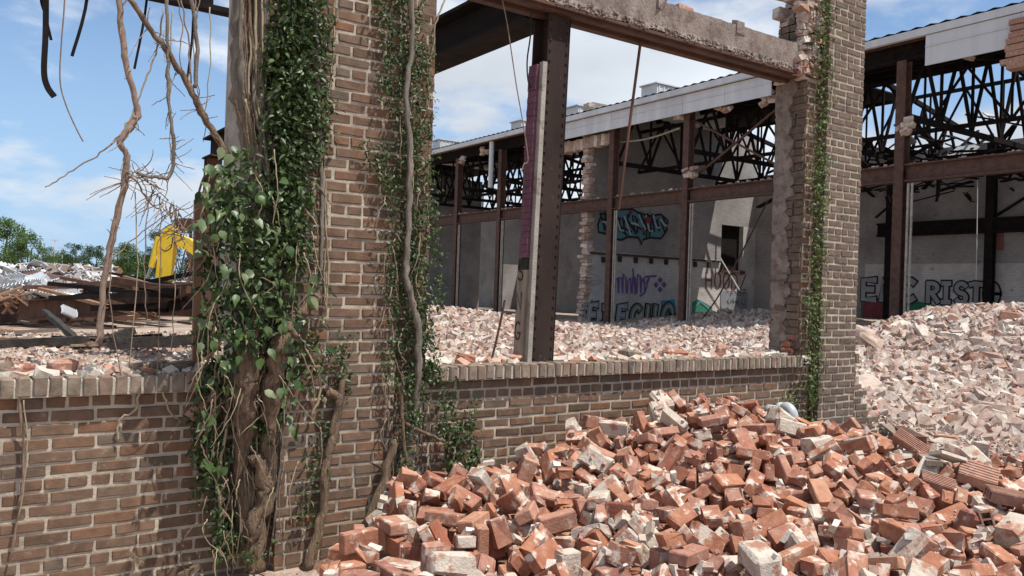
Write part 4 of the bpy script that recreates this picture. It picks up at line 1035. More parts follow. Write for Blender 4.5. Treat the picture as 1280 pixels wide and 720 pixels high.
for layer in range(3):
    cell = 0.155
    nx = int((gx1 - gx0) / cell); ny = int((gy1 - gy0) / cell)
    for i in range(nx):
        for j in range(ny):
            x = gx0 + (i + 0.5 + rs.uniform(-.2, .2)) * cell; y = gy0 + (j + 0.5 + rs.uniform(-.2, .2)) * cell
            if y > 4.62: continue
            h = pile_h(x, y)
            if h < -0.06 - 0.03 * layer:
                if rs.random() > 0.12 or h < -0.25: continue
            pj = project((x, y, max(0.05, h)))
            if pj is None or pj[0] < 395 + 0.9 * max(0, 715 - pj[1]) * (pj[1] > 600) or pj[0] > 1470 or pj[1] > 860: continue
            if QY - 0.12 < y and (QX0 - .1 < x < QX1 + .1 or SX0 - .1 < x < SX1 + .1): continue
            if layer == 2 and rs.random() < 0.45: continue
            kk = rs.choices(range(len(kinds)), wts)[0]
            o = bpy.data.objects.new('brick', kinds[kk][1]); COL.objects.link(o)
            o.location = (x, y, core_h(x, y) + 0.13 + layer * 0.19)
            o.rotation_euler = (rs.uniform(-.85, .85), rs.uniform(-.7, .7), rs.uniform(0, 2 * pi))
            o['kd'] = kk; bricks.append(o)
bpy.ops.rigidbody.world_add()
rbw = scene.rigidbody_world
rbc = bpy.data.collections.new('pile_sim'); rbw.collection = rbc
scene.frame_start = 1; scene.frame_end = 60
rbw.point_cache.frame_start = 1; rbw.point_cache.frame_end = 60
rbw.substeps_per_frame = 6; rbw.solver_iterations = 12
wbx = MB(); wbx.bbox((0, YW, -1), (9, YW + 1, 3)); wbx = wbx.build('sim_wall', M_mortar)
wb2 = MB(); wb2.bbox((QX0, QY, -1), (QX1, YW + 1, 3)); wb2 = wb2.build('sim_pier', M_mortar)
wb3 = MB(); wb3.bbox((SX0, QY, -1), (SX1, YW + 1, 3)); wb3 = wb3.build('sim_pier2', M_mortar)
fg = MB(); fg.bbox((-3, -3, -0.6), (14, 6, -0.085)); fg = fg.build('sim_floor', M_mortar)
bpy.context.view_layer.update()
def rb_add(objs, typ):
    for o in bpy.context.view_layer.objects: o.select_set(False)
    for o in objs: o.select_set(True)
    bpy.context.view_layer.objects.active = objs[0]
    bpy.ops.rigidbody.objects_add(type=typ)
rb_add(bricks, 'ACTIVE')
for o in bricks:
    rb = o.rigid_body; rb.collision_shape = 'BOX'; rb.mass = 2; rb.friction = 0.95; rb.restitution = 0.0; rb.angular_damping = 0.5; rb.linear_damping = 0.15
    rb.use_margin = True; rb.collision_margin = 0.001
rb_add([pc, wbx, wb2, wb3, fg], 'PASSIVE')
pc.rigid_body.collision_shape = 'MESH'; pc.rigid_body.friction = 1.0; pc.rigid_body.use_margin = True; pc.rigid_body.collision_margin = 0.002
for o in (wbx, wb2, wb3, fg): o.rigid_body.collision_shape = 'BOX'; o.rigid_body.friction = 0.8
for fr in range(1, 46): scene.frame_set(fr)
dg = bpy.context.evaluated_depsgraph_get()
mats = [o.evaluated_get(dg).matrix_world.copy() for o in bricks]
bpy.ops.rigidbody.world_remove()
scene.frame_set(1)
for o in bricks + [pc]:
    if o.rigid_body:
        for oo in bpy.context.view_layer.objects: oo.select_set(False)
        break
for o in (wbx, wb2, wb3, fg): bpy.data.objects.remove(o)
bpy.data.collections.remove(rbc)
for o, mm in zip(bricks, mats): o.matrix_world = mm
good = []
for o, mm in zip(bricks, mats):
    t = mm.translation
    pj = project(t)
    if pj is None or pj[0] < 400 + 1.0 * max(0, 715 - pj[1]) * (pj[1] > 600) or t.z < -0.2 or t.z > 1.4 or t.y > 4.84: bpy.data.objects.remove(o)
    else: good.append(o)
pv_ = onY(978, 512, YW - 0.1)      # the drain elbow stays clear of bricks
for o in list(good):
    t = o.matrix_world.translation
    if abs(t.x - pv_.x) < 0.24 and t.y > 4.4 and t.z > pv_.z - 0.14: good.remove(o); bpy.data.objects.remove(o)
bricks = good
# which bricks show largest: sample rays against all bricks
vsA = []; fsA = []; own = []
for bi, o in enumerate(bricks):
    b0 = len(vsA); hx, hy, hz = [c / 2 for c in o.data.vertices and (max(v.co.x for v in o.data.vertices) * 2, max(v.co.y for v in o.data.vertices) * 2, max(v.co.z for v in o.data.vertices) * 2)]
    vsA += [o.matrix_world @ Vector((x, y, z)) for x in (-hx, hx) for y in (-hy, hy) for z in (-hz, hz)]
    fsA += [tuple(i + b0 for i in f) for f in BOXF]; own += [bi] * 6
bvh = BVHTree.FromPolygons(vsA, fsA)
score = [0] * len(bricks)
for px in range(340, 1280, 6):
    for py in range(480, 720, 5):
        h = bvh.ray_cast(CAM, ray(px, py).normalized())
        if h[0] is not None: score[own[h[2]]] += 1
order = sorted(range(len(bricks)), key=lambda i: -score[i])
single = set(order[:300])
names_ = {'red whole': 'whole loose red brick lying in the brick pile before the wall', 'three quarter': 'chipped red brick missing one end in the brick pile before the wall', 'half': 'broken red half brick in the brick pile before the wall', 'mortared': 'brick crusted with white mortar in the brick pile before the wall', 'lump': 'thick lump of brick and white mortar in the brick pile before the wall'}
V = []; Fc = []; R_ = []; nb = 0
for bi, o in enumerate(list(bricks)):
    kd = kinds[o['kd']][2]
    if bi in single:
        del o['kd']
        t = o.matrix_world.translation; zax = abs((o.matrix_world.to_3x3() @ Vector((1, 0, 0))).normalized().z)
        pose = 'upright' if zax > 0.75 else ('tilted' if zax > 0.3 else 'flat lying')
        zone = 'at the vine trunks' if t.x < 3.0 else ('below the right pier' if t.x > 6.2 else ('close against the low wall' if t.y > 4.25 else ('high on the pile slope' if t.y > 3.5 else 'low on the pile slope')))
        tag(o, pose + ' ' + {'red whole': 'whole red brick', 'three quarter': 'chipped red brick', 'half': 'broken half brick', 'mortared': 'mortar crusted brick', 'lump': 'thick brick and mortar lump'}[kd] + ' ' + zone, 'brick', pose + ' ' + {'red whole': 'whole bricks in the pile', 'three quarter': 'chipped bricks in the pile', 'half': 'half bricks in the pile', 'mortared': 'mortar crusted bricks in the pile', 'lump': 'mortared lumps in the pile'}[kd])
    else:
        me = o.data; rr = random.random(); mm = o.matrix_world; b0 = len(V)
        V += [tuple(mm @ v.co) for v in me.vertices]; Fc += [tuple(i + b0 for i in p.vertices) for p in me.polygons]; R_ += [rr] * len(me.vertices)
        bpy.data.objects.remove(o)
me = bpy.data.meshes.new('pile_bricks'); me.from_pydata(V, [], Fc); me.update()
at = me.attributes.new('rnd', 'FLOAT', 'POINT'); at.data.foreach_set('value', R_)
o = link('pile_bricks', me, M_pile_a); tag(o, 'remaining loose bricks heaped up in the brick pile before the wall', 'bricks', None, 'stuff')
# white mortar bits lodged between the bricks
P = []; S = []
rs2 = np.random.default_rng(77)
while len(P) < 2600:
    x = rs2.uniform(1.2, 8.2); y = rs2.uniform(1.2, 4.8)
    h = bvh.ray_cast(Vector((x, y, 3)), Vector((0, 0, -1)))
    if h[0] is None or pile_h(x, y) < -0.06: continue
    hi_ = 0
    for ax, ay in ((.07, 0), (-.07, 0), (0, .07), (0, -.07)):
        hh_ = bvh.ray_cast(Vector((x + ax, y + ay, 3)), Vector((0, 0, -1)))
        if hh_[0] is not None and hh_[0].z > h[0].z + 0.02: hi_ += 1
    if hi_ < 2 and rs2.random() > 0.06: continue
    s = 0.006 + 0.042 * rs2.random() ** 2.4
    P.append((x, y, h[0].z + s * 0.15)); S.append((s * rs2.uniform(.9, 1.8), s, s * rs2.uniform(.5, .9)))
v, f, rn = chunk_verts(len(P), np.array(P), np.array(S), 78)
o = stuff_mesh('mortar_bits', v, f, rn, M_bits); tag(o, 'small white mortar bits scattered between the bricks of the pile', 'mortar bits')

# ------------------------------------------------------------------ small things by the pile
pv = onY(978, 512, YW - 0.10)
b = MB(); q = [Vector((pv.x + 0.06, YW + 0.02, pv.z - 0.02)), Vector((pv.x + 0.06, YW - 0.06, pv.z + 0.0)), Vector((pv.x + 0.05, YW - 0.12, pv.z + 0.015)), Vector((pv.x + 0.045, YW - 0.17, pv.z - 0.03)), Vector((pv.x + 0.045, YW - 0.18, pv.z - 0.10))]
b.tube(spline(q, 5), 0.052, 14); dp = b.build('drain_pipe', M_pvc, smooth=True); tag(dp, 'grey plastic drain elbow poking out of the low wall above the pile', 'pipe')
b = MB(); b.tube([q[-1] + Vector((0, 0, 0.035)), q[-1] - Vector((0, 0, 0.02))], 0.061, 14); b.tube([q[1], q[1] + Vector((0, 0.045, -0.01))], 0.061, 14); b.build('coupling', M_pvc, dp, smooth=True)
b = MB(); b.tube([(pv.x - 0.07, YW + 0.01, pv.z - 0.02), (pv.x - 0.07, YW - 0.07, pv.z - 0.02)], 0.06, 14); b.build('capped_stub', M_pvc, dp, smooth=True)
# ribbed hollow clay tiles and boards
def on_pile(px, py):
    d = ray(px, py).normalized(); h = bvh.ray_cast(CAM, d); p = on_terrain(px, py)
    return h[0] if h[0] is not None and (h[0] - CAM).length < (p - CAM).length else p
def tile(px, py, D, size, rot, label, ribs=6):
    p = on_pile(px, py) + Vector((0, 0, 0.03)); kq = 0.62; size = tuple(a * kq for a in size); L_, W_, H_ = size; b = MB(); t = 0.010
    b.box((0, 0, H_ / 2 - t / 2), (L_, W_, t)); b.box((0, 0, -H_ / 2 + t / 2), (L_, W_, t))
    for k in range(4): b.box((0, -W_ / 2 + t / 2 + k * (W_ - t) / 3, 0), (L_ - 0.002, t, H_ - 2 * t - 0.001))
    for k in range(ribs): b.box((0, -W_ / 2 + (k + 0.5) * W_ / ribs, H_ / 2 + 0.002), (L_ - 0.004, W_ / ribs * 0.45, 0.006))
    o = b.build('hollow_tile', M_tile); o.location = p; o.rotation_euler = rot; tag(o, label, 'tile'); return o
az = math.atan2(right0.y, right0.x)
tile(1222, 600, 6.3, (0.34, 0.30, 0.10), (0.35, 0.22, az - 0.5), 'ribbed grey hollow clay tile lying flat at the right of the pile')
tile(1232, 662, 5.2, (0.26, 0.2, 0.10), (1.3, 0.3, az + 1.2), 'upright ribbed clay tile standing in the bricks at the right')
tile(1172, 612, 6.0, (0.30, 0.2, 0.1), (0.3, 0.25, az - 0.3), 'reddish hollow clay tile showing its open cells')
tile(1258, 628, 5.9, (0.32, 0.2, 0.1), (0.1, 0.15, az - 0.2), 'long hollow clay tile with dark cells under the ribbed tile')
tile(1138, 560, 7.2, (0.36, 0.16, 0.08), (0.5, 0.5, az - 0.7), 'slanting red clay tile beside the wall stub')
def board(p0, p1, w, t, mat, label, name='board', cat='board', roll=0.4):
    b = MB(); p0 = Vector(p0); p1 = Vector(p1); b.bar(p0, p1, w, t, Vector((sin(roll), 0.3, cos(roll)))); o = b.build(name, mat); tag(o, label, cat); return o
board(on_pile(1107, 538) + Vector((0, 0, 0.06)), on_pile(1168, 592) + Vector((0, 0, 0.06)), 0.09, 0.03, M_wood, 'weathered board slanting down beside the wall stub')
board(on_pile(1122, 542) + Vector((0, 0, 0.06)), on_pile(1147, 562) + Vector((0, 0, 0.06)), 0.11, 0.06, M_rust2, 'short reddish timber block beside the slanting board')
board(on_pile(1168, 578) + Vector((0, 0, 0.06)), on_pile(1200, 588) + Vector((0, 0, 0.06)), 0.09, 0.02, M_slab, 'pale plank end in the rubble right of the slanting board')
board(on_pile(1215, 520) + Vector((0, 0, 0.06)), on_pile(1236, 528) + Vector((0, 0, 0.06)), 0.2, 0.1, M_tile, 'flat pinkish block lying on the crushed brick')
board(onY(178, 706, YW - 0.25), onY(160, 690, YW - 0.12), 0.02, 0.02, M_bark, 'dark broken stick at the foot of the left wall', 'stick', 'stick')
board(onY(222, 722, YW - 0.2), onY(248, 708, YW - 0.1), 0.03, 0.03, M_bark, 'brown cut branch lying at the foot of the vines', 'branch', 'branch')

# ------------------------------------------------------------------ vines
LEAF_W = np.array([(0, 0, 0), (-0.30, 0.18, 0.05), (-0.36, 0.45, 0.07), (-0.18, 0.78, 0.03), (0, 1.02, -0.10), (0.18, 0.78, 0.03), (0.36, 0.45, 0.07), (0.30, 0.18, 0.05), (0, 0.45, 0.0)])
LEAF_V = LEAF_W * np.array([0.62, 1.0, 1.3]) + np.array([0, 0, 0])
LEAF_F = np.array([(0, 8, 1), (1, 8, 2), (2, 8, 3), (3, 8, 4), (4, 8, 5), (5, 8, 6), (6, 8, 7), (7, 8, 0)])
def leaf_batch(P, size, seed, down=0.8, out=0.9):
    """P (n,3) leaf bases; leaves face -Y / up and hang"""
    n = len(P); r = np.random.default_rng(seed)
    tip = np.stack([r.normal(0, .75, n), r.normal(-0.25, .5, n), r.normal(-down * .7, .65, n)], -1); tip /= np.linalg.norm(tip, axis=1)[:, None]
    nr = np.stack([r.normal(0.1, .7, n), r.normal(-out, .6, n), r.normal(.4, .7, n)], -1)
    nr -= tip * (nr * tip).sum(1)[:, None]; nr /= np.linalg.norm(nr, axis=1)[:, None]
    sd = np.cross(tip, nr)
    v = LEAF_V[None] * size[:, None, None]
    W = P[:, None, :] + v[..., 0:1] * sd[:, None, :] + v[..., 1:2] * tip[:, None, :] + v[..., 2:3] * nr[:, None, :]
    f = LEAF_F[None] + (np.arange(n) * 9)[:, None, None]
    return W.reshape(-1, 3), f.reshape(-1, 3), np.repeat(r.random(n), 9)
def along(pl, n, r):
    """n points along a polyline of (x, y, spread)"""
    pl = np.array(pl, float); d = np.hypot(np.diff(pl[:, 0]), np.diff(pl[:, 1])); w = d * (pl[:-1, 2] + pl[1:, 2]); cw = np.cumsum(w) / w.sum()
    k = np.searchsorted(cw, r.random(n)); t = r.random(n)[:, None]
    q = pl[k] * (1 - t) + pl[k + 1] * t
    return q
def foliage(parent, specs, seed, name='foliage', mat=None):
    r = np.random.default_rng(seed); P = []; S = []
    for pl, n, smin, smax, Yb, depth in specs:
        q = along(pl, n, r)
        # gather in sprigs so that the mass is not even
        nc = max(8, n // 14); c = along(pl, nc, r); ci = r.integers(0, nc, n)
        use = r.random(n) < 0.72
        cxy = c[:, :2] + np.clip(r.normal(0, 0.62, (nc, 2)), -1.1, 1.1) * c[:, 2:3]
        cy_ = r.random(nc)
        px = np.where(use, cxy[ci, 0] + r.normal(0, 5.0, n), q[:, 0] + np.clip(r.normal(0, 0.55, n), -1.2, 1.2) * q[:, 2])
        py = np.where(use, cxy[ci, 1] + r.normal(0, 8.0, n), q[:, 1] + r.normal(0, 6, n))
        dp_ = np.where(use, cy_[ci] * 0.8 + 0.2 * r.random(n), r.random(n)) * depth
        for i in range(n):
            p = onY(px[i], py[i], Yb - 0.01 - dp_[i]); P.append(tuple(p))
        S.append(smin + (smax - smin) * r.random(n) ** 1.3)
    P = np.array(P); S = np.concatenate(S); ok = P[:, 2] > 0.05
    v, f, rn = leaf_batch(P[ok], S[ok], seed + 1)
    return stuff_mesh(name, v, f, rn, mat or M_leaf, parent)
def stem(parent, pxs, Y, r0, r1, mat, name='stem', n=8, noise=0.1, wig=0.006):
    pts = []
    for q in pxs:
        yy = Y - (q[2] if len(q) > 2 else 0.0); pts.append(onY(q[0], q[1], yy))
    sp = spline(pts, 6); k = len(sp)
    sp = [p + Vector((U(-wig, wig), U(-wig, wig) * 0.5, U(-wig, wig))) for p in sp]
    rad = [r0 + (r1 - r0) * i / (k - 1) for i in range(k)]; rad = [q * U(0.9, 1.12) for q in rad]
    b = MB(); b.tube(sp, rad, n, noise); return b.build(name, mat, parent, smooth=True)

# big vine on the left edge of the pier
v1 = empty('climbing_vine', (1.7, QY, 0)); tag(v1, 'dense climbing vine with thick cut trunks on the left side of the pier', 'vine')
YV = QY - 0.01
foliage(v1, [
    ([(374, -25, 24), (368, 60, 30), (368, 130, 34), (364, 200, 32), (360, 260, 30), (366, 330, 22)], 4600, 0.026, 0.058, YV, 0.16),
    ([(400, -20, 12), (402, 60, 13), (404, 130, 11), (398, 200, 12)], 420, 0.024, 0.045, YV, 0.06),
    ([(345, -20, 12), (340, 60, 14), (337, 120, 14)], 260, 0.024, 0.05, YV, 0.1),
    ([(302, 195, 14), (296, 230, 22), (298, 270, 30), (318, 330, 42), (322, 390, 42), (312, 430, 34)], 1150, 0.035, 0.075, YV - 0.02, 0.26),
    ([(274, 240, 12), (264, 320, 16), (260, 390, 18), (266, 450, 18)], 420, 0.03, 0.06, YW, 0.16),
    ([(270, 470, 18), (262, 520, 24), (266, 570, 26), (276, 620, 20), (280, 670, 14), (284, 705, 10)], 1050, 0.026, 0.055, YW - 0.02, 0.16),
    ([(350, 380, 20), (356, 440, 18), (346, 500, 20), (330, 540, 14)], 420, 0.03, 0.06, YV, 0.14),
    ([(422, 440, 10), (416, 500, 14), (402, 550, 12), (388, 610, 10), (382, 660, 8)], 210, 0.022, 0.046, YV, 0.06),
    ([(380, 320, 10), (405, 370, 12), (380, 480, 12), (430, 425, 8)], 150, 0.024, 0.05, YV, 0.08),
    ([(290, 700, 24), (340, 706, 22), (390, 700, 18)], 260, 0.018, 0.04, YV - 0.05, 0.14),
], 201)
# large single leaves
lr = random.Random(61); lm = []
for k in range(3):
    me = bpy.data.meshes.new('leaf'); vv = LEAF_W.copy(); vv[:, 2] *= (0.7 + 0.6 * k); vv[4, 2] -= 0.1 * k
    me.from_pydata([tuple(x) for x in vv], [], [tuple(x) for x in LEAF_F]); me.materials.append(M_leaf_o); me.polygons.foreach_set('use_smooth', [True] * 8); lm.append(me)
def big_leaf(parent, px, py, Y, s):
    p = onY(px, py, Y); tip = Vector((lr.gauss(0, .5), lr.gauss(-.35, .3), lr.gauss(-.8, .35))).normalized(); nr = Vector((lr.gauss(0.1, .45), lr.gauss(-.8, .35), lr.gauss(.55, .4)))
    nr = (nr - tip * nr.dot(tip)).normalized(); sd = tip.cross(nr)
    o = link('leaf', lm[lr.randrange(3)], None, parent)
    mm = Matrix((( sd.x, tip.x, nr.x, 0), (sd.y, tip.y, nr.y, 0), (sd.z, tip.z, nr.z, 0), (0, 0, 0, 1)))
    o.rotation_euler = mm.to_euler(); o.location = p; o.scale = (s * lr.uniform(.85, 1.1), s, s)
for k in range(260):
    t = lr.random()
    if t < 0.72:
        x = lr.gauss(308, 38); y = lr.uniform(225, 455)
        x = max(252, min(392, x))
    elif t < 0.85: x = lr.gauss(276, 14); y = lr.uniform(180, 300)
    elif t < 0.93: x = lr.gauss(350, 20); y = lr.uniform(420, 540)
    else: x = lr.gauss(262, 12); y = lr.uniform(470, 610)
    big_leaf(v1, x, y, YV - lr.uniform(0.10, 0.32), lr.uniform(0.045, 0.085))
# trunks and stems
stem(v1, [(310, -30), (308, 40), (306, 110, .03), (312, 160, .04), (322, 215, .05), (330, 280, .06)], YW - 0.02, 0.085, 0.06, M_bark_g, 'trunk', 12, 0.14, 0.012)
stem(v1, [(326, -30, .06), (328, 50, .07), (322, 110, .07), (330, 160, .05), (340, 200, .05)], YW - 0.05, 0.05, 0.035, M_bark_g, 'trunk', 10, 0.14, 0.01)
stem(v1, [(304, 20, .1), (302, 80, .1), (306, 120, .11), (318, 150, .1), (326, 175, .1), (322, 215, .1)], YW - 0.04, 0.02, 0.016, M_bark_g, 'stem', 8, 0.16, 0.008)
stem(v1, [(352, 70, .03), (345, 110, .05), (338, 140, .06), (324, 165, .06)], YV, 0.022, 0.03, M_bark_g, 'stem', 8)
stem(v1, [(390, -20, .05), (396, 60, .06), (398, 140, .05), (402, 240, .05), (400, 330, .05), (396, 380, .05)], YV, 0.017, 0.012, M_bark_g, 'stem', 7)
stem(v1, [(418, -10, .02), (416, 70, .03), (408, 160, .02), (406, 240, .03), (410, 330, .02), (407, 390, .02)], YV, 0.006, 0.005, M_twig_p, 'stem', 5)
stem(v1, [(411, 100, .02), (405, 190, .02), (409, 270, .02), (405, 340, .02), (407, 385, .02)], YV, 0.005, 0.005, M_twig_p, 'stem', 5)
stem(v1, [(311, 405, .24), (312, 440, .25), (308, 480, .24), (306, 520, .2), (304, 570, .10), (308, 620, .09), (314, 690, .08)], YW - 0.03, 0.058, 0.05, M_bark, 'trunk', 14, 0.2, 0.012)
stem(v1, [(302, 430, .1), (298, 470, .1), (300, 540, .08), (306, 600, .07)], YW - 0.03, 0.03, 0.03, M_bark, 'trunk', 9, 0.14, 0.01)
stem(v1, [(366, 412, .24), (352, 430, .24), (342, 470, .2), (336, 540, .10), (336, 600, .09), (322, 650, .09), (318, 712, .08)], YV, 0.045, 0.055, M_bark, 'trunk', 14, 0.22, 0.014)
stem(v1, [(318, 570, .12), (330, 610, .12), (324, 650, .12), (312, 680, .1)], YV, 0.036, 0.026, M_bark, 'trunk', 10, 0.24, 0.012)
stem(v1, [(428, 470, .04), (420, 530, .04), (408, 580, .04), (404, 640, .05), (382, 712, .06)], YV, 0.022, 0.034, M_bark, 'trunk', 9, 0.14, 0.01)
stem(v1, [(408, 490, .05), (424, 500, .05), (414, 545, .04)], YV, 0.03, 0.022, M_bark, 'trunk', 8, 0.14, 0.008)
stem(v1, [(398, 372, .06), (388, 378, .08), (376, 396, .08), (366, 414, .1)], YV, 0.028, 0.035, M_bark, 'trunk', 9, 0.16, 0.01)
stem(v1, [(390, 520, .05), (400, 480, .05), (372, 418, .06)], YV, 0.008, 0.006, M_twig_p)
stem(v1, [(285, 480, .14), (282, 540, .16), (272, 600, .15), (276, 640, .13), (266, 700, .1)], YW, 0.010, 0.009, M_twig_p, 'stem', 6, 0.1, 0.005)
stem(v1, [(262, 490, .1), (276, 500, .14), (266, 530, .14)], YW, 0.006, 0.005, M_twig_p)
stem(v1, [(250, 350, .05), (262, 420, .08), (258, 480, .08), (268, 560, .08)], YW, 0.006, 0.005, M_twig)
for k in range(46):
    x = lr.uniform(250, 400); y = lr.uniform(180, 640); l = lr.uniform(30, 110); dx_ = lr.gauss(0, 16); dpt = lr.uniform(.04, .2)
    stem(v1, [(x, y, dpt), (x + dx_ * .6 + lr.gauss(0, 6), y + l * .5, dpt + .02), (x + dx_, y + l, dpt)], YV, 0.0045, 0.003, M_twig_p if k % 3 else M_twig, 'tendril', 4, 0.1, 0.004)
for base in ([(304, -20), (303, 60), (304, 120), (312, 170), (322, 220)], [(318, -20), (322, 60), (318, 120), (328, 180), (334, 240)], [(309, 420), (306, 500), (303, 570), (312, 680)], [(350, 440), (338, 520), (334, 600), (318, 700)]):
    for k in range(17):
        ox = lr.gauss(0, 8); q = [(x + ox + lr.gauss(0, 1.5), y + lr.uniform(-8, 8), 0.10 + lr.uniform(-.02, .05)) for x, y in base]
        a = lr.randrange(0, len(q) - 2); stem(v1, q[a:a + 3], YW - 0.03, lr.uniform(.005, .012), lr.uniform(.004, .009), lr.choice((M_bark_g, M_bark, M_twig_p)), 'bark_strip', 5, 0.2, 0.005)
for k in range(60):
    x = lr.gauss(290, 30); y = lr.uniform(260, 690); x = max(246, min(400, x)); l = lr.uniform(20, 90); dx_ = lr.gauss(0, 20); dpt = lr.uniform(.1, .3)
    stem(v1, [(x, y, dpt), (x + dx_ * .3 + lr.gauss(0, 9), y + l * .4, dpt + .03), (x + dx_, y + l, dpt)], YV, 0.004, 0.0025, (M_twig_p, M_twig, M_bark)[k % 3], 'tendril', 4, 0.1, 0.004)
b = MB(); pb = onY(246, 508, YW - 0.1); b.box(pb + Vector((0, 0, -0.02)), (0.05, 0.06, 0.11), rotm(0.3, 0.5, 0.4), None, 0.01); b.box(pb + Vector((0.07, 0, 0.06)), (0.07, 0.06, 0.09), rotm(-0.3, 0.2, 0.2), None, 0.01)
b.build('trapped_brickbat', M_tile, v1)
# vine at the right side of the pier
v2 = empty('climbing_vine', (2.4, YW, 0)); tag(v2, 'narrow leafy vine with one grey stem climbing the right corner of the pier', 'vine')
foliage(v2, [
    ([(500, -20, 22), (508, 40, 22), (512, 90, 16), (505, 140, 20), (510, 200, 26), (515, 260, 26), (518, 320, 26), (520, 380, 26), (522, 430, 24), (520, 470, 22)], 3300, 0.022, 0.048, YW - 0.03, 0.12),
    ([(470, -10, 10), (480, 30, 9), (487, 70, 7), (478, 100, 7), (486, 130, 8)], 230, 0.022, 0.042, QY - 0.01, 0.05),
    ([(470, 175, 8), (480, 210, 10), (492, 260, 10), (490, 330, 8), (488, 420, 8), (492, 480, 8)], 380, 0.022, 0.042, QY - 0.01, 0.06),
    ([(450, 180, 6), (466, 200, 6), (478, 230, 6)], 60, 0.022, 0.04, QY - 0.01, 0.03),
    ([(520, 470, 20), (512, 540, 14), (508, 600, 12), (505, 630, 10)], 420, 0.022, 0.045, QY - 0.02, 0.1),
    ([(545, 450, 12), (556, 500, 12), (568, 550, 14), (580, 585, 14), (570, 560, 16)], 420, 0.026, 0.058, YW - 0.02, 0.12),
    ([(589, 482, 4), (588, 520, 5), (592, 560, 6), (595, 595, 8)], 170, 0.022, 0.045, YW - 0.01, 0.05),
    ([(432, 425, 8), (436, 440, 8)], 30, 0.022, 0.04, QY - 0.01, 0.05),
    ([(536, 30, 3), (540, 60, 4), (536, 100, 4), (538, 200, 5), (545, 300, 6), (550, 380, 6)], 260, 0.02, 0.04, YW, 0.06),
], 301)
stem(v2, [(513, -20, .15), (516, 60, .15), (508, 110, .15), (512, 200, .15), (510, 290, .15), (508, 345, .15), (518, 385, .15), (523, 420, .15), (522, 470, .15), (512, 540, .1), (494, 570, .1), (480, 600, .1), (468, 640, .1), (452, 690, .1)], YW - 0.02, 0.015, 0.030, M_bark_g, 'stem', 9, 0.14, 0.008)
stem(v2, [(492, 552, .1), (480, 600, .1), (462, 650, .1), (446, 700, .1)], QY, 0.024, 0.034, M_bark, 'trunk', 9, 0.16, 0.01)
stem(v2, [(508, 530, .1), (528, 540, .1), (556, 552, .08)], QY, 0.014, 0.010, M_bark, 'stem', 7)
stem(v2, [(559, -5, .02), (546, 25, .02), (541, 60, .02), (533, 90, .03), (536, 130, .02), (522, 160, .03)], YW, 0.006, 0.005, M_twig_p, 'stem', 5)
stem(v2, [(500, 480, .1), (504, 540, .1), (510, 600, .1)], QY, 0.012, 0.012, M_bark, 'stem', 6)
for k in range(26):
    x = lr.uniform(482, 526); y = lr.uniform(100, 560); l = lr.uniform(25, 80); dx_ = lr.gauss(0, 7)
    stem(v2, [(x, y, .06), (x + dx_ * .5 + lr.gauss(0, 6), y + l * .5, .08), (x + dx_, y + l, .06)], QY + 0.02, 0.004, 0.003, M_twig_p if k % 3 else M_twig, 'tendril', 4, 0.1, 0.004)
# ivy strip on the right pier
v3 = empty('ivy_strip', (6.8, YW, 0)); tag(v3, 'narrow vertical strip of small leaved ivy on the right pier', 'ivy')
foliage(v3, [
    ([(1034, -15, 9), (1032, 60, 10), (1030, 120, 10), (1027, 200, 10), (1024, 270, 9), (1021, 330, 9), (1019, 390, 9), (1016, 450, 9), (1014, 500, 8), (1012, 530, 6)], 1500, 0.03, 0.058, YW - 0.04, 0.09),
    ([(1012, 470, 4), (1000, 485, 5), (988, 497, 5), (976, 512, 4)], 90, 0.024, 0.05, YW - 0.01, 0.05),
], 401, 'foliage', pmat('ivy_leaves', [(0.05, 0.085, 0.018), (0.09, 0.14, 0.03), (0.14, 0.19, 0.05), (0.07, 0.11, 0.024), (0.19, 0.23, 0.08)], 'attr', nscale=20, namt=0.2, bump=None, rough=0.5, spec=0.5, translucent=0.25))
stem(v3, [(1033, -10), (1030, 120), (1025, 260), (1020, 390), (1014, 530)], YW - 0.04, 0.012, 0.014, M_bark, 'stem', 6)
stem(v3, [(1016, 290, .02), (1012, 330, .02), (1014, 420, .02)], YW - 0.02, 0.006, 0.006, M_twig_p, 'stem', 5)
stem(v3, [(1013, 480, .03), (1000, 484, .05), (985, 500, .05), (974, 525, .06)], YW, 0.004, 0.003, M_twig, 'stem', 5)

# bare hanging vines over the left wall
def twigs(parent, pxs, Y, n, lmin, lmax, seed, sz=0.0035):
    r = random.Random(seed)
    for k in range(n):
        i = r.randrange(len(pxs) - 1); t = r.random(); x = pxs[i][0] * (1 - t) + pxs[i + 1][0] * t; y = pxs[i][1] * (1 - t) + pxs[i + 1][1] * t
        a = r.uniform(0, 2 * pi); l = r.uniform(lmin, lmax); dd = r.uniform(-.06, .06)
        q = [(x, y, 0), (x + cos(a) * l * .5 + r.gauss(0, l * .12), y + sin(a) * l * .5 + l * .12, dd), (x + cos(a) * l, y + sin(a) * l + l * .25, dd * 2)]
        stem(parent, q, Y, sz, sz * 0.5, M_twig, 'twig', 4, 0.1, 0.002)
YH = YW - 0.05
hv = empty('hanging_vine', tuple(onY(123, 440, YH + .1))); tag(hv, 'long crooked bare vine stem hanging down to the rubble left of the pier', 'vine')
A_ = [(147, -20), (153, 50), (160, 90), (172, 140), (166, 155), (150, 178), (158, 195), (154, 240), (140, 300), (130, 350), (124, 430)]
stem(hv, A_, YH, 0.016, 0.017, M_twig, 'stem', 8, 0.14, 0.005); twigs(hv, A_, YH, 34, 4, 20, 1)
stem(hv, [(170, 140), (150, 170), (120, 195), (80, 220), (55, 234)], YH, 0.005, 0.003, M_twig, 'twig', 5); stem(hv, [(154, 240), (165, 222), (185, 250), (200, 262)], YH, 0.006, 0.004, M_twig, 'twig', 5)
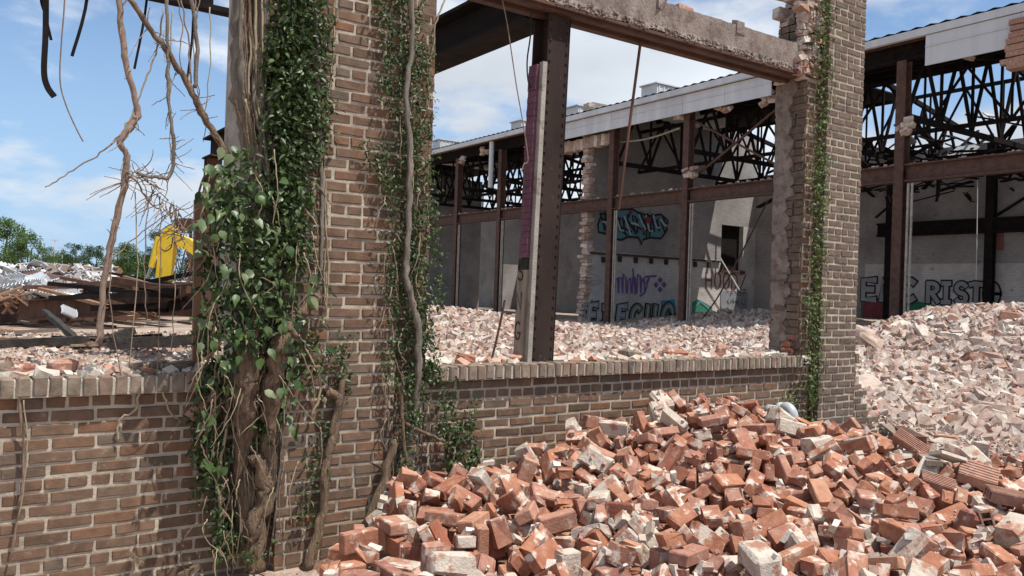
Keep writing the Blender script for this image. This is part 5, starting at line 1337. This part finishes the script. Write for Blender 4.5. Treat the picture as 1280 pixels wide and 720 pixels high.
stem(hv, [(135, 330), (146, 320), (165, 300), (190, 280), (215, 262)], YH, 0.004, 0.003, M_twig, 'twig', 5)
hv2 = empty('hanging_vine', tuple(onY(275, 180, YH))); tag(hv2, 'thick bare vine branch slanting out of the pier towards the sky', 'vine')
B_ = [(158, -8), (190, 40), (210, 66), (235, 105), (252, 140), (275, 178), (288, 200)]
stem(hv2, B_, YH - 0.02, 0.014, 0.022, M_bark, 'stem', 8, 0.12, 0.005); twigs(hv2, B_, YH, 26, 6, 40, 2)
stem(hv2, [(238, -10), (246, 50), (244, 110)], YH - 0.02, 0.011, 0.011, M_bark_g, 'stem', 6); stem(hv2, [(238, 110), (236, 60), (228, 10), (224, -10)], YH, 0.005, 0.004, M_twig, 'twig', 5)
hv3 = empty('hanging_vine', tuple(onY(206, 222, YH))); tag(hv3, 'looping bare vine with a hooked end and tangle of fine twigs', 'vine')
C_ = [(208, -10), (210, 60), (210, 110), (214, 150), (218, 190), (212, 220), (196, 222), (172, 216)]
stem(hv3, C_, YH - 0.04, 0.009, 0.010, M_bark_g, 'stem', 7); twigs(hv3, C_, YH, 34, 6, 34, 3)
stem(hv3, [(205, 10), (196, 60), (182, 100), (172, 130), (155, 160), (140, 180)], YH, 0.005, 0.004, M_twig_p, 'twig', 5)
stem(hv3, [(222, -5), (228, 40), (224, 70), (232, 100)], YH, 0.004, 0.003, M_twig, 'twig', 4)
D_ = [(150, 230), (175, 215), (200, 245), (215, 275), (228, 300)]
twigs(hv3, D_, YH, 60, 10, 46, 4); twigs(hv3, [(195, 230), (225, 270), (235, 330)], YH, 30, 10, 40, 6)
for i, (x, yt, yb_) in enumerate([(140, 300, 470), (168, 240, 460), (202, 260, 470), (218, 250, 440), (186, 255, 400), (28, 500, 650), (250, -5, 120), (262, 10, 150), (244, -5, 60), (214, 10, 200)]):
    stem(hv3, [(x, yt), (x + lr.gauss(0, 4), (yt + yb_) / 2, .02), (x + lr.gauss(0, 6), yb_)], YH, 0.004, 0.003, M_twig_p if i % 2 else M_twig, 'twig', 4)
st_ = empty('cut_stems', tuple(onY(170, 490, YW - 0.05))); tag(st_, 'a few thin dry stems hanging over the left sill', 'stems')
stem(st_, [(174, 475, .05), (170, 510, .04), (150, 525, .02), (146, 552, .02)], YW, 0.007, 0.005, M_twig_p); stem(st_, [(200, 480, .05), (212, 512, .05), (222, 524, .03)], YW, 0.006, 0.004, M_twig_p)
stem(st_, [(24, 470, .06), (28, 540, .03), (30, 600, .03), (14, 700, .03)], YW, 0.006, 0.006, M_twig); stem(st_, [(20, 485, .05), (34, 560, .03), (22, 640, .03)], YW, 0.004, 0.004, M_twig)

# plank leaning behind the vines
b = MB(); p0 = onY(245, 500, Y2 + 0.05); p1 = onY(248, 250, Y2 + 0.05); b.bar(p0, p1, 0.05, 0.03, Vector((0, 1, 0))); o = b.build('timber_stud', M_plank); tag(o, 'upright orange brown timber stud standing behind the vines', 'timber')

# ------------------------------------------------------------------ demolition yard on the left
def yz(px, py, z=0.22): p = onZ(px, py, z); return p
def beam_at(name, mat, pxa, pya, Da, pxb, pyb, Db, w, h, label, cat, i=False):
    b = MB(); p0 = atD(pxa, pya, Da); p1 = atD(pxb, pyb, Db)
    if i: b.ibeam(p0, p1, w, h, 0.025)
    elif mat is M_char:
        n_ = 9; pts = [p0.lerp(p1, k / n_) + Vector((U(-.008, .008), U(-.008, .008), U(-.006, .006))) for k in range(n_ + 1)]
        b.tube(pts, [(w + h) / 3.6 * (U(.94, 1.04) if 0 < k < n_ else .6) for k in range(n_ + 1)], 4, 0.05)
    else: b.bar(p0, p1, w, h)
    o = b.build(name, mat); tag(o, label, cat); return o
beam_at('steel_girder', M_rust2, 36, 388, 17, 260, 372, 15, 0.25, 0.42, 'long rusty steel girder lying across the demolition yard', 'girder', True)
beam_at('steel_girder', M_rust, 120, 384, 19.5, 262, 386, 17.5, 0.2, 0.3, 'dark girder lying behind the long rusty girder', 'girder', True)
beam_at('steel_girder', M_rust2, 190, 384, 16.5, 236, 362, 14, 0.08, 0.12, 'thin orange steel bar leaning up over the girders', 'bar')
beam_at('charred_beam', M_char, 54, 388, 13.5, 96, 424, 10.5, 0.10, 0.10, 'black charred timber slanting down from the long girder', 'timber')
beam_at('charred_beam', M_char, -30, 432, 10.0, 112, 424, 10.6, 0.16, 0.10, 'black charred timber lying level behind the left sill', 'timber')
beam_at('charred_beam', M_char, 134, 430, 10.2, 250, 424, 10.6, 0.2, 0.13, 'thick black timber lying level beside the hanging vine', 'timber')
beam_at('charred_beam', M_char, 138, 424, 9.5, 168, 412, 9.8, 0.14, 0.12, 'short black timber tilted up in the yard', 'timber')
rs = random.Random(17)
for k in range(46):
    x = rs.uniform(-20, 245); y = rs.uniform(392, 432); D = 1.35 * F / (y - 343); l = rs.uniform(.5, 2.2); a = rs.uniform(-.5, .5)
    p = atD(x, y, D); d = (right0 * cos(a) + fwd0 * sin(a) * 1.5 + Vector((0, 0, rs.uniform(-.12, .12)))) * l / 2
    b = MB(); b.bar(p - d, p + d, rs.uniform(.05, .16), rs.uniform(.03, .09)); o = b.build('scrap_timber', rs.choice((M_wood, M_plank, M_char, M_wood, M_rust2)))
    o['label'] = 'loose scrap timber lying in the demolition yard'; tag(o, None, 'timber', 'scrap timbers in the yard')
for k in range(34):
    x = rs.uniform(110, 245); y = rs.uniform(352, 396); D = rs.uniform(14, 20); l = rs.uniform(1.0, 3.4)
    p = atD(x, y, D); d = (right0 + fwd0 * rs.uniform(-.6, .6) + Vector((0, 0, rs.uniform(-.22, .22)))) * l / 2
    if p.z - abs(d.z) < 0.15: p.z = 0.15 + abs(d.z)
    b = MB(); b.bar(p - d, p + d, rs.uniform(.05, .2), rs.uniform(.04, .12)); o = b.build('scrap_bar', rs.choice((M_rust, M_rust2, M_plank, M_steel_d)))
    tag(o, 'rusty bar in the tangle of scrap under the excavator arm', 'bar', 'scrap bars under the excavator')
def s_left(r):
    D = 6.2 + 14 * r.random() ** 1.5; off = r.uniform(-0.68, -0.30); q = cam_pt(D, off)
    if q.y < Y2 + 0.02: return None
    return (q.x, q.y, terrain(q.x, q.y))
scatter('yard_debris', 7500, s_left, 0.02, 0.10, M_rub, 51, 2.6, 0.6, 'broken brick and mortar scattered over the demolition yard behind the left sill', 'debris')
def s_left2(r):
    x = r.uniform(-0.5, 2.8); y = r.uniform(Y2, 6.6); return (x, y, terrain(x, y))
scatter('sill_debris', 1500, s_left2, 0.02, 0.09, M_bits, 53, 2.4, 0.7, 'white mortar and brick bits banked up behind the left sill', 'debris')
# heap of crumpled corrugated sheets
def sheet(p, L_, W_, rot, seed):
    r = random.Random(seed); nu, nv = 22, 10; b = MB(); vs = []
    k1 = r.uniform(-.5, .5); k2 = r.uniform(.2, .9); ph = r.uniform(0, 6); fold = r.uniform(.3, .7); fa = r.uniform(-1.0, 1.0)
    Rm = rotm(*rot)
    for j in range(nv):
        for i in range(nu):
            u = (i / (nu - 1) - .5) * L_; v = (j / (nv - 1) - .5) * W_
            z = 0.03 * (1 if i % 2 else -1) + k1 * 0.35 * sin(v * 1.6 + ph) + k2 * 0.12 * sin(u * 2.3 + v + ph)
            t = j / (nv - 1) - fold
            if t > 0: z += fa * t * W_ * 0.7
            vs.append(Vector(p) + Rm @ Vector((u, v, z)))
    b.add(vs, [(j * nu + i, j * nu + i + 1, (j + 1) * nu + i + 1, (j + 1) * nu + i) for j in range(nv - 1) for i in range(nu - 1)])
    o = b.build('corrugated_sheet', M_sheet, None, False, Vector(p)); md = o.modifiers.new('thick', 'SOLIDIFY'); md.thickness = 0.015
    tag(o, 'crumpled pale corrugated sheet in the scrap metal heap', 'sheet metal', 'corrugated sheets in the scrap heap')
rs = random.Random(29)
heap = MB(); hc = atD(60, 352, 34)
for k in range(64):
    x = rs.uniform(-25, 142); top = 326 + 0.0022 * (x - 30) ** 2 * (x > 30) + rs.uniform(0, 12); f_ = rs.random() ** 0.8; y = top + (372 - top) * f_
    D = 38 - 16 * f_ + rs.uniform(-1, 1); p = atD(x, y, D)
    sheet(p, rs.uniform(0.8, 1.9), rs.uniform(0.5, 1.1), (rs.uniform(-.6, .6), rs.uniform(-.4, .4), rs.uniform(0, 6)), 800 + k)
hx = [atD(x, y, D) for x, y, D in ((-60, 342, 40), (50, 342, 38), (150, 352, 38), (160, 368, 26), (60, 376, 23), (-60, 376, 23))]
b = MB()
cen = atD(45, 338, 32)
for i in range(6): 
    a_, c_ = hx[i], hx[(i + 1) % 6]; b.add([a_, c_, cen, Vector((a_.x, a_.y, -0.1)), Vector((c_.x, c_.y, -0.1))], [(0, 1, 2), (0, 3, 4, 1)])
o = b.build('scrap_core', M_rust); tag(o, 'dark tangled scrap inside the sheet metal heap', 'scrap', None, 'stuff')
def s_scrap(r):
    t = r.random(); p = atD(r.uniform(-30, 150), 374 - 40 * t, 22 + 14 * t); return tuple(p)
scatter('scrap_bits', 700, s_scrap, 0.06, 0.3, pmat('scrap_mixed', [(0.55, 0.55, 0.55), (0.25, 0.2, 0.17), (0.6, 0.6, 0.6), (0.2, 0.12, 0.08), (0.4, 0.33, 0.27)], 'attr', nscale=2, namt=0.2, bump=None), 57, 2, 0.3, 'torn metal and timber bits in the sheet metal heap', 'scrap')
sheet(atD(80, 394, 13), 0.22, 0.18, (0.9, 0.4, 0.3), 990)
fs_ = COL.objects[-1]; fs_['label'] = 'small folded white sheet standing before the long girder'; fs_['category'] = 'sheet'; del fs_['group']; fs_.name = 'folded_sheet'
for k in range(10):
    p = atD(rs.uniform(-5, 30), rs.uniform(368, 384), 20); d = Vector((rs.uniform(-1, 1), rs.uniform(-.5, .5), rs.uniform(.1, .7))) * 0.5
    b = MB(); b.bar(p - d, p + d, .09, .04); o = b.build('broken_plank', M_plank); tag(o, 'broken brown plank sticking up by the sheet metal heap', 'plank', 'planks by the scrap heap')

# excavator: stick and boom in view, machine standing behind the pier
ex = empty('excavator', tuple(atD(320, 372, 40))); tag(ex, 'yellow excavator with its arm bent down into the scrap', 'excavator')
DE = 40.0
def E(px, py, dd=0.0): return atD(px, py, DE + dd)
def plate_arm(pl, thick, name):
    b = MB(); k = len(pl); dv = fwd * thick
    fr = [E(x, y) for x, y in pl]; bk = [p + dv for p in fr]
    b.add(fr + bk, [tuple(range(k)), tuple(range(2 * k - 1, k - 1, -1))] + [(i, i + k, (i + 1) % k + k, (i + 1) % k) for i in range(k)])
    return b.build(name, M_yellow, ex)
plate_arm([(206, 284), (214, 281), (218, 288), (216, 310), (209, 357), (193, 357), (197, 320), (200, 296)], 0.55, 'stick')
plate_arm([(212, 287), (219, 292), (236, 298), (262, 318), (300, 356), (318, 362), (304, 370), (286, 366), (254, 332), (236, 315), (222, 308)], 0.6, 'boom')
b = MB(); b.tube([E(198, 296, -.1), E(189, 334, -.1)], 0.14, 8); b.build('cylinder', M_yellow, ex)
b = MB(); b.tube([E(189, 334, -.1), E(182, 352, -.1)], 0.07, 8); b.build('cylinder_rod', M_chrome, ex)
b = MB(); b.tube(spline([E(200, 309, -.3), E(206, 314, -.3), E(214, 309, -.3), E(216, 296, -.3)], 4), 0.03, 5); b.build('hose', M_black, ex)
b = MB(); b.bar(E(193, 357), E(213, 357), .5, .5); b.bar(E(188, 366), E(206, 372), .9, .5); b.build('bucket', M_rust, ex)
c = E(325, 352, 1.0); c.z = 0
b = MB(); b.box(c + Vector((0.3, 0, 1.35)), (3.6, 2.4, 0.9), Matrix.Rotation(az, 3, 'Z')); b.box(c + right0 * 1.6 + Vector((0, 0, 1.5)), (0.8, 2.5, 1.2), Matrix.Rotation(az, 3, 'Z')); b.build('house', M_yellow, ex)
b = MB(); b.box(c - right0 * 1.0 - fwd0 * 0.6 + Vector((0, 0, 2.3)), (1.5, 1.0, 1.3), Matrix.Rotation(az, 3, 'Z')); b.build('cab', M_glass, ex)
for sgn in (-1, 1):
    b = MB(); b.box(c + fwd0 * sgn * 1.1 + Vector((0, 0, 0.42)), (3.8, 0.6, 0.85), Matrix.Rotation(az, 3, 'Z')); b.build('track', M_black, ex)
b = MB(); pr_ = E(228, 281, 8); b.box(pr_ + right0 * 0.25, (0.9, .8, 0.75), Matrix.Rotation(az, 3, 'Z'), None, 0.08); b.box(Vector((pr_.x, pr_.y, pr_.z / 2)) + right0 * 0.5, (0.14, 0.14, pr_.z - 0.3)); o = b.build('rusty_hopper', M_rust2); tag(o, 'small rusty box on a post behind the excavator boom', 'hopper')

# trees on the horizon, lamp posts, cars
def tree(px, pyb, D, hpx, wpx, mat, label, seed, group):
    base = atD(px, pyb, D); base.z = -0.05; H_ = hpx * D / F; Wd = wpx * D / F
    t = empty('tree', tuple(base)); tag(t, label, 'tree', group)
    r = np.random.default_rng(seed); rr = random.Random(seed)
    b = MB(); b.tube([base, base + Vector((rr.uniform(-.2, .2), 0, H_ * .3)), base + Vector((rr.uniform(-.4, .4), 0, H_ * .7))], [Wd * .035, Wd * .028, Wd * .012], 7)
    for k in range(5):
        a = rr.uniform(0, 6.28); b.tube([base + Vector((0, 0, H_ * rr.uniform(.2, .45))), base + Vector((cos(a) * Wd * .3, sin(a) * Wd * .3, H_ * rr.uniform(.5, .8)))], [Wd * .014, Wd * .006], 5)
    b.build('trunk', M_trunk, t)
    nc = 34; C_ = []
    for k in range(nc):
        a = r.uniform(0, 2 * pi); h = r.uniform(0.12, 1.0); rad = sqrt(max(0.05, 1 - ((h - .45) / .58) ** 2)) * r.uniform(.25, 1) * .5
        C_.append((base.x + cos(a) * rad * Wd, base.y + sin(a) * rad * Wd, h * H_ * .92, r.uniform(.09, .17) * Wd))
    n = 5200; ci = r.integers(0, nc, n); C_ = np.array(C_)
    dv = r.normal(size=(n, 3)); dv /= np.linalg.norm(dv, axis=1)[:, None]
    P = C_[ci, :3] + dv * (C_[ci, 3] * r.random(n) ** .4)[:, None]; P[:, 2] = np.maximum(P[:, 2], 0.05)
    s = r.uniform(.016, .036, n) * Wd * 1.5
    v, f, rn = leaf_batch(P, s, seed, 0.2, 0.2)
    me_o = stuff_mesh('crown', v, f, rn, mat, t)
    if 'kind' in me_o: del me_o['kind']
TG = 'trees along the horizon'
tree(4, 345, 95, 90, 70, M_tree, 'tall bright green tree at the far left of the yard', 1, TG)
tree(34, 345, 90, 74, 58, M_tree, 'bright green bushy tree behind the sheet metal heap', 2, TG)
tree(58, 346, 92, 56, 34, M_tree, 'low green tree right of the bushy bright tree', 3, TG)
tree(93, 348, 105, 60, 36, M_tree_d, 'small dark green tree left of the crooked vine', 4, TG)
tree(118, 349, 100, 56, 44, M_tree_d, 'small rounded tree behind the crooked vine', 5, TG)
tree(152, 350, 96, 60, 52, M_tree, 'pale green shrubby tree right of the crooked vine', 6, TG)
tree(196, 352, 85, 88, 40, M_tree_d, 'dark tree with a high crown behind the excavator stick', 7, TG)
tree(226, 352, 88, 84, 56, M_tree_d, 'broad dark tree behind the excavator boom', 8, TG)
tree(262, 352, 86, 78, 56, M_tree_d, 'dark tree half hidden behind the rusty post', 9, TG)
tree(310, 352, 90, 78, 70, M_tree_d, 'dark tree seen through gaps in the vines', 10, TG)
tree(76, 344, 200, 32, 60, M_tree_d, 'distant low line tree between the lamp posts', 12, TG)
tree(170, 350, 190, 36, 70, M_tree_d, 'distant hazy tree in the gap left of the excavator', 13, TG)
for px, top in ((67, 300), (77, 310)):
    base = atD(px, 345, 160); base.z = 0; tp = atD(px, top, 160); b = MB(); b.tube([base, Vector((base.x, base.y, tp.z))], 0.09, 6)
    lp = b.build('lamp_post', M_fascia); b2 = MB(); b2.bar(Vector((base.x, base.y, tp.z)) - right0 * 0.8, Vector((base.x, base.y, tp.z)) + right0 * 0.8, .2, .12); b2.build('lamp_head', M_fascia, lp)
    tag(lp, 'tall thin lamp post far behind the sheet metal heap' if top == 300 else 'shorter distant lamp post right of the tall one', 'lamp post')
def car(px, py, D, mat, label):
    p = atD(px, py, D); p.z = 0; t = empty('parked_car', tuple(p)); tag(t, label, 'car')
    prof = [(-2.1, .35), (2.1, .35), (2.15, .75), (1.3, .95), (.7, 1.42), (-1.0, 1.45), (-1.7, 1.0), (-2.15, .9)]
    b = MB(); k = len(prof); fr = [p + right0 * a - fwd0 * .85 + Vector((0, 0, z)) for a, z in prof]; bk = [q + fwd0 * 1.7 for q in fr]
    b.add(fr + bk, [tuple(range(k)), tuple(range(2 * k - 1, k - 1, -1))] + [(i, i + k, (i + 1) % k + k, (i + 1) % k) for i in range(k)]); b.build('body', mat, t)
    b = MB(); b.add([p + right0 * a - fwd0 * .86 + Vector((0, 0, z)) for a, z in ((-1.3, 1.0), (1.0, 1.0), (.6, 1.36), (-.95, 1.38))], [(0, 1, 2, 3)]); b.build('side_window', M_glass, t)
    for sx in (-1.3, 1.3):
        b = MB(); b.tube([p + right0 * sx - fwd0 * .9 + Vector((0, 0, .33)), p + right0 * sx + fwd0 * .9 + Vector((0, 0, .33))], .33, 12); b.build('wheel', M_black, t)
car(236, 357, 75, M_white, 'white car parked far behind the excavator arm')
car(222, 356, 82, flat('blue_paint', (0.05, 0.12, 0.3), 0.3), 'blue car parked beside the white car')
car(275, 356, 78, M_white, 'second white car glimpsed through the vines')
